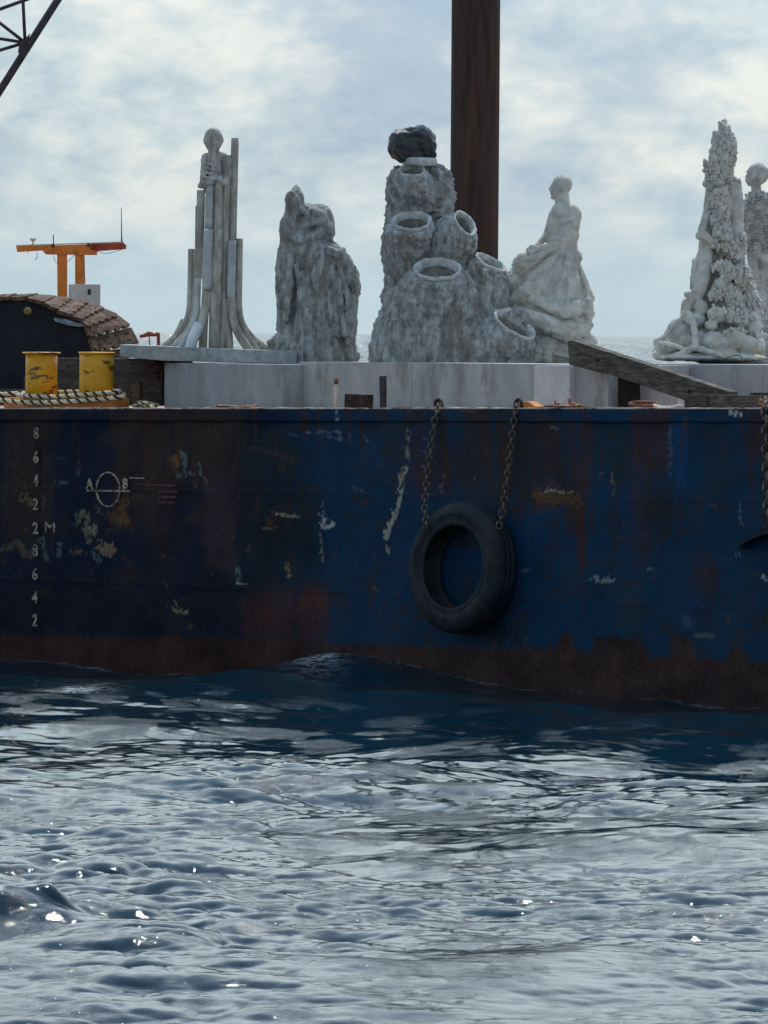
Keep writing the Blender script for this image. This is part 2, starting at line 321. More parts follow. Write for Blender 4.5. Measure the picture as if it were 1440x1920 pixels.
# ---------------------------------------------------------------- sea
def water_material():
    m = bpy.data.materials.new('sea_water'); m.use_nodes = True; nt = m.node_tree; b = nt.nodes['Principled BSDF']
    b.inputs['Base Color'].default_value = (0.0015, 0.011, 0.020, 1); b.inputs['Roughness'].default_value = 0.04
    b.inputs['IOR'].default_value = 1.34; b.inputs['Specular IOR Level'].default_value = 0.4
    g = N(nt, 'ShaderNodeNewGeometry')
    def nz(sx, sy, det, r=0.6, off=0.0):
        mp = N(nt, 'ShaderNodeMapping'); mp.inputs['Scale'].default_value = (sx, sy, 1); mp.inputs['Rotation'].default_value = (0, 0, off)
        L(nt, g.outputs['Position'], mp.inputs[0])
        n = N(nt, 'ShaderNodeTexNoise'); n.inputs['Scale'].default_value = 1; n.inputs['Detail'].default_value = det; n.inputs['Roughness'].default_value = r
        n.inputs['Distortion'].default_value = 0.6
        L(nt, mp.outputs[0], n.inputs[0]); return n.outputs[0]
    # beyond the barge the mesh is too coarse for small waves: there the relief takes over
    sp_ = N(nt, 'ShaderNodeSeparateXYZ'); L(nt, g.outputs['Position'], sp_.inputs[0])
    far = N(nt, 'ShaderNodeMapRange'); far.inputs['From Min'].default_value = 75; far.inputs['From Max'].default_value = 150; L(nt, sp_.outputs['Y'], far.inputs[0])
    b0 = N(nt, 'ShaderNodeBump'); b0.inputs['Distance'].default_value = 0.45; L(nt, far.outputs[0], b0.inputs['Strength']); L(nt, nz(0.9, 1.2, 6, 0.65, 0.1), b0.inputs['Height'])
    near = N(nt, 'ShaderNodeMapRange'); near.inputs['From Min'].default_value = 32; near.inputs['From Max'].default_value = 48; near.inputs['To Min'].default_value = 1.0; near.inputs['To Max'].default_value = 0.25; L(nt, sp_.outputs['Y'], near.inputs[0])
    b1 = N(nt, 'ShaderNodeBump'); L(nt, near.outputs[0], b1.inputs['Strength']); b1.inputs['Distance'].default_value = 0.0026
    L(nt, nz(9, 15, 6, 0.62, 0.25), b1.inputs['Height']); L(nt, b0.outputs[0], b1.inputs['Normal'])
    b2 = N(nt, 'ShaderNodeBump'); b2.inputs['Distance'].default_value = 0.0060
    L(nt, ramp(nt, nz(1.7, 0.9, 4, 0.6, 0.4), [(0.50, 0.05), (0.62, 1.0)]), b2.inputs['Strength'])
    L(nt, nz(45, 60, 4, 0.6, -0.3), b2.inputs['Height']); L(nt, b1.outputs[0], b2.inputs['Normal'])
    L(nt, b2.outputs[0], b.inputs['Normal'])
    at = N(nt, 'ShaderNodeAttribute', attribute_name='paint'); fm = N(nt, 'ShaderNodeMath', operation='MULTIPLY'); fm.use_clamp = True
    fn = ramp(nt, nz(9, 9, 7, 0.75, 0.0), [(0.46, 0.0), (0.56, 1.0)]); sr = N(nt, 'ShaderNodeSeparateXYZ'); L(nt, at.outputs['Vector'], sr.inputs[0])
    L(nt, sr.outputs['X'], fm.inputs[0]); L(nt, fn, fm.inputs[1])
    fc = N(nt, 'ShaderNodeMixRGB'); fc.inputs[1].default_value = (0.0004, 0.014, 0.025, 1); fc.inputs[2].default_value = (0.62, 0.68, 0.70, 1); L(nt, fm.outputs[0], fc.inputs[0]); L(nt, fc.outputs[0], b.inputs['Base Color'])
    rg = N(nt, 'ShaderNodeMath', operation='MULTIPLY_ADD'); rg.inputs[1].default_value = 0.6; rg.inputs[2].default_value = 0.03; L(nt, fm.outputs[0], rg.inputs[0]); L(nt, rg.outputs[0], b.inputs['Roughness'])
    return m
WATER = water_material()
def ocean_tile(Lm, Nn, lo, hi, rms_slope, seed, th=math.pi / 2, spread=1.0, chop=1.0, kp=None, pw=-4.0):
    r = np.random.default_rng(seed); k1 = 2 * np.pi * np.fft.fftfreq(Nn, Lm / Nn)
    kx, ky = np.meshgrid(k1, k1, indexing='ij'); k = np.hypot(kx, ky); k[0, 0] = 1
    S = k ** pw
    if kp: S *= np.exp(-(kp / k) ** 2)
    S[(k < 2 * np.pi / hi) | (k > 2 * np.pi / lo)] = 0
    c = np.cos(np.arctan2(ky, kx) - th); S *= 0.18 + np.abs(c) ** (2 * spread); S[0, 0] = 0
    h = np.sqrt(S) * (r.normal(size=k.shape) + 1j * r.normal(size=k.shape))
    sx = np.fft.ifft2(1j * kx * h).real; sy = np.fft.ifft2(1j * ky * h).real
    A = rms_slope / math.sqrt((sx ** 2 + sy ** 2).mean())
    H = np.fft.ifft2(h).real * A; DX = np.fft.ifft2(-1j * kx / k * h).real * A * chop; DY = np.fft.ifft2(-1j * ky / k * h).real * A * chop
    return (Lm, Nn, np.stack([DX, DY, H], -1).astype(np.float32))
TA = ocean_tile(17.0, 1024, 0.055, 0.9, 0.235, 21, math.radians(84), 1.0, 1.3, pw=-3.8)
TB = ocean_tile(130.0, 1024, 0.8, 22.0, 0.080, 4, math.radians(104), 1.0, 1.1, kp=2 * math.pi / 8.0)
def samp(tile, x, y, rot=0.0):
    Lm, Nn, A = tile; c, s = math.cos(rot), math.sin(rot)
    X = (x * c - y * s) / Lm * Nn; Y = (x * s + y * c) / Lm * Nn
    xi = np.floor(X).astype(np.int64); yi = np.floor(Y).astype(np.int64); fx = (X - xi)[:, None]; fy = (Y - yi)[:, None]
    x0, x1, y0, y1 = xi % Nn, (xi + 1) % Nn, yi % Nn, (yi + 1) % Nn
    v = (A[x0, y0] * (1 - fx) + A[x1, y0] * fx) * (1 - fy) + (A[x0, y1] * (1 - fx) + A[x1, y1] * fx) * fy
    d = v.copy(); d[:, 0] = v[:, 0] * c + v[:, 1] * s; d[:, 1] = -v[:, 0] * s + v[:, 1] * c; return d
def grow(a, b, step, ratio, lim):
    out = [a]; st = step
    while (out[-1] - lim) * (1 if b > 0 else -1) < 0: st *= ratio; out.append(out[-1] + (st if b > 0 else -st))
    return out
def near_sea():
    xf = np.concatenate([np.arange(-4.3, -2.2, 0.036), np.arange(-2.2, 2.2, 0.023), np.arange(2.2, 4.3, 0.036)])
    X = np.array(grow(-4.3, -1, 0.033, 1.11, -60)[::-1][:-1] + list(xf) + grow(4.3, 1, 0.033, 1.11, 60))
    yf = np.concatenate([np.arange(26.5, 36.0, 0.022), np.arange(36.0, 63.0, 0.034)])
    Y = np.array(grow(26.5, -1, 0.033, 1.10, -70)[::-1][:-1] + list(yf) + grow(63.0, 1, 0.033, 1.10, 96)[:-1] + [96.0])
    gx, gy = np.meshgrid(X, Y, indexing='ij'); x = gx.ravel(); y = gy.ravel()
    inner = (np.abs(x) < 9) & (y > 20) & (y < 70)
    d = samp(TB, x, y)
    a = np.zeros_like(d); a[inner] = samp(TA, x[inner], y[inner])
    # patches of rougher and calmer ripple, as gusts make them
    q = np.zeros(len(x)); P2 = np.stack([x[inner] * 0.55, y[inner] * 0.16, np.zeros(inner.sum())], 1); q[inner] = perlin(P2 + 4.2)
    g = np.clip(0.95 + 1.2 * q, 0.4, 1.7)[:, None]
    fade = np.clip((9 - np.abs(x)) / 4, 0, 1)[:, None]
    g = g * np.clip(0.86 + 0.14 * (y[:, None] - 31) / 12, 0.86, 1.0); d *= np.clip(0.8 + 0.2 * (y[:, None] - 31) / 12, 0.8, 1.0)
    # the barge shelters a band of calmer water in front of its side
    nn0 = (x - ORG.x) * IN_.x + (y - ORG.y) * IN_.y
    lee = 0.28 + 0.72 * np.clip((-nn0 - 6.0) / 4.5, 0, 1); d *= (0.55 + 0.45 * np.clip((-nn0 - 1.5) / 5.0, 0, 1) + 0.45 * (nn0 > 3))[:, None]
    d = d + a * g * fade * lee[:, None]
    # the swell piled against the hull and one steep peak in the foreground
    t = (x - ORG.x) * E_.x + (y - ORG.y) * E_.y; nn = (x - ORG.x) * IN_.x + (y - ORG.y) * IN_.y
    tc_ = T_of(PL(650, 1210, 0)); dt = t - tc_
    z = 0.17 * np.exp(-(np.abs(dt) / np.where(dt < 0, 0.42, 1.15)) ** 1.6 - ((nn + 0.1) / 0.9) ** 2)
    pk = PD(55, 1700, 33.6); u_ = (x - pk.x) - 0.30 * (y - pk.y); v_ = (y - pk.y)
    nzp = np.zeros(len(x)); npk = (np.abs(u_) < 3) & (np.abs(v_) < 3); nzp[npk] = fbm(np.stack([x[npk] * 2.2, y[npk] * 2.2, 0 * x[npk]], 1) + 3.1, 3)
    u_ = u_ + .16 * nzp; v_ = v_ + .14 * nzp
    rr = np.sqrt((u_ / 0.27) ** 2 + (v_ / 0.30) ** 2 + 0.02)
    z += 0.235 * np.exp(-rr ** 1.2)
    z += 0.08 * np.exp(-((x - pk.x - 0.55) / 0.4) ** 2 - ((y - pk.y + 1.2) / 0.5) ** 2)
    V = np.stack([x + d[:, 0], y + d[:, 1], z + d[:, 2]], 1)
    foam = np.zeros(len(x))
    lap = (np.abs(nn) < .5); foam[lap] = np.exp(-((nn[lap] + .02) / .10) ** 2) * np.clip(.55 + 1.1 * perlin(np.stack([t[lap] * 1.1, nn[lap] * 2, 0 * t[lap]], 1)), 0, 1) * .4
    for px_, py_, rt, rn, a_ in [(575, 1240, .34, .16, 1), (600, 1271, .20, .22, 1), (390, 1241, .18, .10, .8), (640, 1268, .08, .1, .8), (480, 1262, .1, .12, .7), (150, 1295, .25, .3, .7)]:
        D_ = CAMZ * F / (py_ - 615.3 - ROLL * (px_ - 720)); fx_ = (px_ - 720) / F * D_
        foam = np.maximum(foam, a_ * np.exp(-((x - fx_) / rt) ** 2 - ((y - D_) / (rn * 4)) ** 2))
    n, mY = len(X), len(Y); idx = np.arange(n * mY).reshape(n, mY)
    Q = np.stack([idx[:-1, :-1], idx[1:, :-1], idx[1:, 1:], idx[:-1, 1:]], -1).reshape(-1, 4)
    return V, Q, foam
def far_sea():
    U = np.concatenate([-np.geomspace(3.0, 0.062, 40)[:-1], np.linspace(-0.062, 0.062, 230), np.geomspace(0.062, 3.0, 40)[1:]])
    Y = np.concatenate([np.geomspace(95.9, 420, 90)[:-1], np.arange(420, 1300, 0.85), np.geomspace(1300, 12000, 500)])
    gu, gy = np.meshgrid(U, Y, indexing='ij'); y = gy.ravel(); x = gu.ravel() * y
    d = samp(TB, x, y, 0.35) * 2.4 + samp(TB, x * 0.37 + 11, y * 0.37, 1.1) * 1.5
    d[y > 6000] *= 0.5
    fade = np.clip((y - 100) / 60, 0, 1)[:, None]; d = d * fade
    V = np.stack([x + d[:, 0], y + d[:, 1], d[:, 2] - y * y / 1.28e7], 1)
    n, mY = len(U), len(Y); idx = np.arange(n * mY).reshape(n, mY)
    Q = np.stack([idx[:-1, :-1], idx[1:, :-1], idx[1:, 1:], idx[:-1, 1:]], -1).reshape(-1, 4)
    return V, Q
v1, q1, fo = near_sea(); v2, q2 = far_sea()
fo = np.concatenate([fo, np.zeros(len(v2))])
sea = mesh_np('sea', np.concatenate([v1, v2]), np.concatenate([q1, q2 + len(v1)]), WATER, col=np.stack([fo, fo, fo], 1)); tag(sea, kind='structure')
print('sea tris', 2 * (len(q1) + len(q2)))

# ---------------------------------------------------------------- barge
def paint_material():
    m = bpy.data.materials.new('painted_hull'); m.use_nodes = True; nt = m.node_tree; b = nt.nodes['Principled BSDF']
    at = N(nt, 'ShaderNodeAttribute', attribute_name='paint'); g = N(nt, 'ShaderNodeNewGeometry')
    n = N(nt, 'ShaderNodeTexNoise'); n.inputs['Scale'].default_value = 45; n.inputs['Detail'].default_value = 6; n.inputs['Roughness'].default_value = 0.7
    L(nt, g.outputs['Position'], n.inputs[0])
    r = ramp(nt, n.outputs[0], [(0.3, 0.62), (0.7, 1.35)])
    mm = N(nt, 'ShaderNodeMixRGB', blend_type='MULTIPLY'); mm.inputs[0].default_value = 1; L(nt, at.outputs['Color'], mm.inputs[1]); L(nt, r, mm.inputs[2])
    L(nt, mm.outputs[0], b.inputs['Base Color']); b.inputs['Roughness'].default_value = 0.6; b.inputs['Specular IOR Level'].default_value = 0.10
    bp = N(nt, 'ShaderNodeBump'); bp.inputs['Strength'].default_value = 0.5; bp.inputs['Distance'].default_value = 0.006
    L(nt, n.outputs[0], bp.inputs['Height']); L(nt, bp.outputs[0], b.inputs['Normal'])
    return m
HULLM = paint_material()
barge_loc = hullpt(0, 5, 0)
barge = empty('barge', barge_loc, 'long flat deck barge with rust streaked dark blue side and dark red boot top', 'barge')

NAVY = (0.0018, 0.009, 0.034); BLUE = (0.0018, 0.041, 0.100); TEAL = (0.006, 0.040, 0.075); BROWN = (0.042, 0.026, 0.024); RED = (0.070, 0.022, 0.020)
RUSTO = (0.15, 0.062, 0.026); CREAM = (0.36, 0.34, 0.25); BOOT = (0.036, 0.016, 0.014); BOOTR = (0.044, 0.025, 0.026); LAV = (0.16, 0.20, 0.33); TEALG = (0.10, 0.17, 0.17); BLK = (0.006, 0.008, 0.012); PURP = (0.052, 0.030, 0.042)
RECTS = [ # x0 x1 y0 y1 colour alpha softness
 (0, 95, 770, 1000, BROWN, .75, 14), (95, 215, 800, 900, NAVY, .5, 12), (0, 330, 1100, 1200, BLK, .6, 25), (120, 200, 870, 960, NAVY, .6, 10),
 (215, 300, 765, 980, BROWN, .85, 9), (290, 460, 765, 900, BROWN, .8, 12), (300, 400, 900, 1010, BROWN, .35, 12), (383, 442, 880, 1075, PURP, 1, 7),
 (262, 330, 960, 1090, BROWN, .3, 25), (330, 385, 900, 1100, NAVY, .6, 14), (455, 615, 1105, 1196, RED, .62, 7), (560, 608, 1100, 1150, (0.10, .04, .02), .5, 8), (360, 440, 1090, 1190, BLK, .6, 14),
 (445, 560, 830, 900, (0.012, .026, .032), .8, 10), (448, 600, 920, 1060, (0.006, .016, .028), .8, 14), (430, 560, 1040, 1100, (0.012, .03, .034), .4, 15),
 (600, 640, 770, 1110, BLUE, .5, 12), (720, 765, 790, 880, (0.03, .034, .038), .6, 8), (765, 850, 795, 925, PURP, .65, 12), (850, 960, 770, 940, (0.026, .030, .046), .75, 14),
 (880, 1000, 780, 930, BROWN, .6, 16), (990, 1062, 790, 905, BROWN, .8, 10), (1070, 1112, 795, 930, PURP, .8, 6), (1075, 1105, 820, 850, BLUE, .5, 6),
 (1140, 1178, 795, 900, (0.014, .034, .05), .8, 6), (1183, 1256, 768, 885, PURP, .95, 4), (1188, 1225, 880, 1060, PURP, .55, 12), (1213, 1262, 900, 1000, (0.014, .026, .034), .8, 12),
 (1320, 1368, 795, 925, (0.024, .028, .032), .85, 7), (1398, 1440, 770, 870, PURP, .9, 5), (1425, 1460, 860, 1000, BROWN, .6, 6), (1056, 1098, 920, 1000, BROWN, .75, 7), (1080, 1098, 950, 1055, RED, .7, 4),
 (1000, 1070, 910, 945, (0.11, .055, .028), .8, 5), (1143, 1158, 880, 1060, (0.03, .026, .03), .5, 5), (1260, 1420, 790, 1060, BLUE, .35, 20), (1300, 1340, 1045, 1100, PURP, .6, 9),
 (1325, 1345, 1040, 1140, BROWN, .5, 6), (1050, 1100, 1060, 1120, (0.03, .04, .05), .5, 10), (1160, 1210, 1090, 1190, (0.03, .045, .06), .5, 10), (650, 735, 1090, 1190, (0.006, .032, .09), .6, 12),
 (690, 702, 1070, 1130, (0.05, .03, .02), .6, 5), (870, 985, 1165, 1212, (0.010, .018, .03), .9, 10), (1280, 1300, 1160, 1180, LAV, .3, 6), (1350, 1375, 1030, 1060, (0.03, .05, .12), .5, 6),
 (205, 235, 950, 990, (0.11, .06, .03), .55, 8), (300, 322, 890, 925, (0.07, .02, .02), .5, 6), (318, 335, 845, 875, (0.12, .05, .025), .7, 5), (840, 870, 770, 790, (0.02, .06, .09), .6, 6),
 (-60, 10, 780, 960, NAVY, .6, 12), (1262, 1290, 790, 905, (0.006, .055, .16), .9, 5), (845, 862, 790, 850, BLUE, .3, 6), (620, 900, 795, 830, (0.01, .04, .1), .4, 12)]
STROKES = [ # points, half width, colour, alpha
 ([(769, 806), (765, 835), (763, 862)], 2.0, CREAM, .55), ([(761, 880), (756, 905), (747, 940), (737, 972), (725, 1008)], 4.6, (0.40, .39, .33), .95), ([(755, 1000 - 115), (759, 900)], 3.5, (0.25, .14, .07), .8),
 ([(727, 1026), (729, 1036)], 2.6, CREAM, .8), ([(516, 962), (535, 968), (560, 969)], 2.4, CREAM, .7), ([(490, 990), (520, 990)], 1.3, CREAM, .4), ([(604, 966), (612, 985), (622, 983)], 4.2, (0.5, .5, .5), .8),
 ([(604, 945), (606, 965)], 2.4, TEALG, .7), ([(603, 1000), (606, 1052)], 1.5, CREAM, .5), ([(537, 1055), (544, 1078)], 4.2, (0.30, .22, .10), .7), ([(444, 1062), (452, 1090)], 2.6, TEALG, .7), ([(449, 1092), (462, 1092)], 2, CREAM, .8),
 ([(572, 808), (585, 812), (600, 808), (618, 812)], 2.2, LAV, .7), ([(625, 808), (636, 812), (637, 828)], 2.2, LAV, .7), ([(545, 812), (560, 815)], 1.6, LAV, .5), ([(605, 820), (640, 824)], 1.4, LAV, .5), ([(655, 815), (656, 832)], 1.5, LAV, .5), ([(682, 818), (690, 828)], 2, TEALG, .6),
 ([(632, 768), (634, 788)], 2.0, (0.3, .4, .5), .7), ([(655, 914), (680, 922)], 2.2, (0.12, .12, .13), .8), ([(470, 840), (500, 845), (545, 862)], 4.5, PURP, .9), ([(385, 830), (470, 838)], 2.0, PURP, .5),
 ([(343, 850), (348, 870), (345, 888)], 3.6, TEALG, .9), ([(335, 890), (362, 888)], 2.8, TEALG, .8), ([(326, 855), (330, 870)], 5, (0.2, .09, .04), .8), ([(374, 870), (378, 890)], 2.4, TEALG, .8), ([(386, 895), (392, 905)], 2.6, (0.25, .2, .12), .6),
 ([(104, 904), (128, 906)], 3, TEALG, .5), ([(45, 932), (56, 942)], 7, (0.20, .14, .09), .6), ([(80, 930), (82, 955)], 3.0, (0.10, .11, .09), .6), ([(78, 1010), (84, 1040), (92, 1056)], 3.6, (0.10, .16, .13), .6),
 ([(5, 1025), (30, 1020), (55, 1042)], 6.5, (0.13, .10, .06), .6), ([(113, 1020), (114, 1040)], 3.6, TEALG, .6), ([(150, 960), (146, 985)], 4.5, (0.08, .13, .14), .5), ([(158, 965), (163, 995), (166, 1012)], 6.0, (0.22, .19, .13), .65), ([(173, 985), (176, 996)], 5.5, (0.24, .24, .17), .7),
 ([(183, 956), (196, 966)], 3, TEALG, .5), ([(190, 1024), (208, 1036)], 9.5, (0.27, .20, .12), .75), ([(172, 1040), (186, 1052)], 4.5, TEALG, .6), ([(135, 1035), (158, 1040)], 3.6, (0.18, .11, .08), .5), ([(110, 858), (125, 860)], 1.5, TEALG, .5), ([(145, 880), (147, 892)], 2, TEALG, .5),
 ([(316, 1134), (330, 1147), (352, 1146)], 3.2, (0.24, .22, .10), .8), ([(330, 1128), (334, 1140)], 2.0, (0.2, .19, .1), .7), ([(308, 1090), (312, 1105)], 1.8, TEALG, .6), ([(235, 1050), (250, 1062)], 5, PURP, .5),
 ([(238, 938), (228, 955), (235, 975)], 7.0, (0.15, .075, .03), .6), ([(238, 934), (270, 930)], 3, (0.12, .06, .03), .5), ([(200, 965), (235, 978)], 6, (0.13, .08, .035), .55), ([(1012, 925), (1030, 920), (1075, 922)], 1.8, (0.42, .36, .25), .8),
 ([(1008, 932), (1040, 936), (1085, 935)], 8.0, (0.16, .072, .03), .8), ([(1068, 938), (1085, 946)], 8.0, (0.11, .05, .03), .8), ([(1118, 1085), (1128, 1091), (1150, 1088)], 4.6, (0.23, .28, .29), .85), ([(1098, 1085), (1115, 1086)], 2, TEALG, .5), ([(1212, 1068), (1225, 1066)], 1.6, CREAM, .7),
 ([(1302, 1191), (1335, 1191)], 4.0, (0.12, .16, .12), .6), ([(1368, 772), (1386, 776)], 4.2, (0.5, .5, .44), .8), ([(1380, 778), (1388, 779)], 2.5, (0.5, .5, .44), .7), ([(1388, 940), (1384, 968), (1390, 990)], 1.4, LAV, .6), ([(1377, 1035), (1379, 1042)], 1.2, LAV, .9), ([(1384, 1034), (1385, 1043)], 1.2, LAV, .9),
 ([(1430, 1084), (1440, 1086)], 3.0, (0.4, .45, .45), .8), ([(1257, 800), (1260, 850), (1256, 890)], 3.4, (0.07, .12, .17), .7), ([(1148, 890), (1150, 925)], 1.6, (0.3, .3, .28), .45), ([(1122, 886), (1134, 888)], 1.2, LAV, .5), ([(795, 820), (805, 826)], 2, TEALG, .5), ([(796, 875), (798, 880)], 2, LAV, .9),
 ([(790, 845), (800, 850)], 1.6, LAV, .4), ([(831, 890), (829, 925)], 1.3, (0.2, .2, .2), .5), ([(893, 893), (894, 897)], 1.4, LAV, .6), ([(978, 1068), (995, 1066)], 1.8, LAV, .5), ([(1035, 800), (1050, 802)], 1.8, (0.2, .15, .1), .6), ([(1330, 1000 - 55), (1345, 948)], 1.2, LAV, .3), ([(700, 1100), (705, 1105)], 3, (0.12, .1, .05), .6),
 ([(740, 1245), (960, 1257), (1200, 1268), (1440, 1283)], 1.3, (0.15, .10, .085), .8), ([(1100, 1300), (1440, 1322)], 1.0, (0.10, .07, .06), .5), ([(870, 770), (890, 772)], 3, (0.2, .1, .05), .4)]
def hull_paint(P):
    X, Y = projectA(P)
    Xp = np.stack([X * 0.02, Y * 0.02, np.zeros_like(X)], 1)
    wx = fbm(Xp * 1.6, 4) * 9; wy = fbm(Xp * 1.6 + 31.7, 4) * 9
    grit = fbm(np.stack([X * 0.16, Y * 0.11, 0 * X], 1) + 3.3, 4, .6)
    streak = fbm(np.stack([X * 0.06, Y * 0.006, 0 * X], 1) + 7.1, 4, .6)
    blot = fbm(np.stack([X * 0.011, Y * 0.012, 0 * X], 1) + 1.9, 4, .55)
    k = np.clip((X - 430) / 300, 0, 1); k = k * k * (3 - 2 * k)
    C = np.array(NAVY)[None] * (1 - k[:, None]) + np.array(BLUE)[None] * k[:, None]
    def mixc(C, col, a): a = np.clip(a, 0, 1)[:, None]; return C * (1 - a) + np.array(col)[None] * a
    C = mixc(C, TEAL, 0.55 * np.clip(0.5 + 1.4 * blot, 0, 1) * k)
    C = mixc(C, (0.006, 0.035, 0.11), np.clip(0.30 + 0.9 * streak, 0, .8) * k)
    C = mixc(C, BROWN, np.clip(1.5 * (streak * 0.8 + blot * 0.7) - 0.45, 0, .75) * (0.35 + 0.65 * np.clip((1080 - Y) / 250, 0, 1)))
    C = mixc(C, (0.012, 0.05, 0.08), np.clip(grit * 1.6 - 0.75, 0, .6))
    fam = np.clip(np.minimum(X + 500, 2000 - X) / 100, 0, 1)
    for x0, x1, y0, y1, c, a, s in RECTS:
        s = s * 1.25; xx = X + wx * min(1, s / 7); yy = Y + wy * 1.8
        mk = 1 / (1 + np.exp(-np.clip((np.minimum(xx - x0, x1 - xx)) / s * 3, -30, 30))) * 1 / (1 + np.exp(-np.clip(np.minimum(yy - y0, y1 - yy) / (s * 2.2) * 3, -30, 30)))
        C = mixc(C, c, min(1, a * 1.25) * mk * np.clip(0.92 + 0.5 * grit + 0.6 * streak, 0, 1.0))
    run = perlin(np.stack([X * 0.045, Y * 0.0035, 0 * X], 1) + 71.0) + .35 * perlin(np.stack([X * 0.16, Y * 0.01, 0 * X], 1) + 11.0)
    C = mixc(C, (0.060, 0.026, 0.018), np.clip((run - 0.22) * 2.2, 0, .6) * np.clip((1020 - Y + 160 * blot) / 220, 0, 1))
    lam = fbm(np.stack([X * 0.02, Y * 0.03, 0 * X], 1) + 44.0, 5, .65)
    C = mixc(C, (0.030, 0.022, 0.022), np.clip((lam - 0.10) * 4, 0, .75) * np.clip(0.35 + 0.9 * blot, 0, 1))
    # spall marks: little pale and rusty chips
    chip = perlin(np.stack([X * 0.085, Y * 0.075, 0 * X], 1) + 50.2) + 0.5 * grit
    C = mixc(C, (0.10, 0.13, 0.13), np.clip((chip - 1.0) * 4, 0, .7) * (Y < 1190))
    chip2 = perlin(np.stack([X * 0.05, Y * 0.03, 0 * X], 1) + 90.2) + 0.4 * grit
    C = mixc(C, (0.095, 0.045, 0.028), np.clip((chip2 - 0.62) * 3, 0, .75))
    for pts, hw, c, a in STROKES:
        xs = [p[0] for p in pts]; ys = [p[1] for p in pts]; pad = hw * 3 + 8
        sel = np.where((X > min(xs) - pad) & (X < max(xs) + pad) & (Y > min(ys) - pad) & (Y < max(ys) + pad))[0]
        if not len(sel): continue
        x = X[sel] + wx[sel] * 0.45 + grit[sel] * 4; y = Y[sel] + wy[sel] * 0.45 + grit[sel] * 3; dm = np.full(len(sel), 1e9)
        for (ax, ay), (bx, by) in zip(pts[:-1], pts[1:]):
            vx, vy = bx - ax, by - ay; t = np.clip(((x - ax) * vx + (y - ay) * vy) / (vx * vx + vy * vy), 0, 1)
            dm = np.minimum(dm, np.hypot(x - ax - t * vx, y - ay - t * vy))
        mk = np.clip((hw + 0.8 + grit[sel] * hw * 1.1 - dm) / 1.6, 0, 1) * a * np.clip(0.85 + 1.5 * grit[sel], 0.0, 1)
        C[sel] = C[sel] * (1 - mk[:, None]) + np.array(c)[None] * mk[:, None]
    # boot top
    yb = np.interp(X, [-600, 0, 610, 615, 1000, 1440, 2200], [1172, 1190, 1197, 1204, 1217, 1240, 1270])
    for x0, x1, h in [(1046, 1080, 38), (1106, 1214, 33), (1252, 1306, 36), (1363, 1405, 26)]:
        yb = yb - (h + wx * 1.1) * np.clip(np.minimum(X + wx * .9 - x0, x1 - X - wx * .9) / 11, 0, 1)
    bm_ = np.clip((Y + wy * 0.55 + grit * 4 - yb) / 3, 0, 1) * 0.97
    bc = np.array(BOOT)[None] * (1 - k[:, None]) + np.array(BOOTR)[None] * k[:, None]
    bc = bc * np.clip(1 + 0.18 * streak + 0.35 * grit + 0.5 * blot, 0.4, 1.7)[:, None]
    C = C * (1 - bm_[:, None]) + bc * bm_[:, None]
    return C * 0.80
def hull_side():
    t0, t1 = -24.0, 18.0
    a, b = T_of(PL(-60, 900)), T_of(PL(1500, 900))
    Ts = np.concatenate([np.linspace(t0, a, 60)[:-1], np.arange(a, b, 0.0095), np.linspace(b, t1, 60)])
    Zs = np.concatenate([[-1.2, -0.8, -0.45], np.linspace(-0.3, 1.0, 225)])      # last value 1 = deck height factor
    g, h = np.meshgrid(Ts, np.arange(len(Zs)), indexing='ij'); t = g.ravel(); zi = h.ravel()
    zt = pl.z + (pr.z - pl.z) * (t - tl) / (tr - tl) - 0.002
    zz = np.array(Zs)[zi]; z = np.where(zz < -0.3, zz, -0.3 + (zt + 0.3) * (zz + 0.3) / 1.3)
    P = np.array(ORG)[None] + np.outer(t, np.array(E_)); P[:, 2] = z
    # plating: shallow hungry-horse dents between frames, welded horizontal seams
    off = 0.009 * np.sin(t * 2 * np.pi / 0.62) * np.clip(np.sin((z / 2.2) * np.pi * 2.5), -1, 1) + 0.016 * fbm(np.stack([t * 1.3, z * 1.5, 0 * t], 1), 3)
    for frac in (0.665, 0.30):
        zs = zt * frac + 0.05; off += 0.0022 * np.exp(-((z - zs) / 0.012) ** 2)
    off = off * np.clip((zt - z) / 0.12, 0, 1)
    P2 = P + np.outer(off, np.array(OUT_))
    col = hull_paint(P)
    n, mY = len(Ts), len(Zs); idx = np.arange(n * mY).reshape(n, mY)
    Q = np.stack([idx[:-1, :-1], idx[1:, :-1], idx[1:, 1:], idx[:-1, 1:]], -1).reshape(-1, 4)
    return mesh_np('hull_side', P2 - np.array(barge_loc), Q, HULLM, barge, None, True, col), t0, t1
hs, BT0, BT1 = hull_side()
# other sides, deck
def hp(t, s, dz): return hullpt(t, s, deck_z(t) + dz)
BW = 11.0
vb = [hp(BT0, 0, 0), hp(BT1, 0, 0), hp(BT1, BW, 0), hp(BT0, BW, 0)]
vbl = [hullpt(BT0, 0, -1.2), hullpt(BT1, 0, -1.2), hullpt(BT1, BW, -1.2), hullpt(BT0, BW, -1.2)]
HULLP = mat('plain_hull_paint', NAVY, BLUE, 2, 0.6, 0.4, 30, c3=BROWN, t3=(0.48, 0.6))
mesh_py('hull_end', vb + vbl, [(1, 2, 6, 5), (3, 0, 4, 7), (2, 3, 7, 6)], HULLP, barge, origin=False)
mesh_py('deck', vb + [v - UP_ * 0.02 for v in vb], [(0, 1, 2, 3), (4, 5, 6, 7), (0, 1, 5, 4), (1, 2, 6, 5), (2, 3, 7, 6), (3, 0, 4, 7)], DECKM, barge, origin=False)
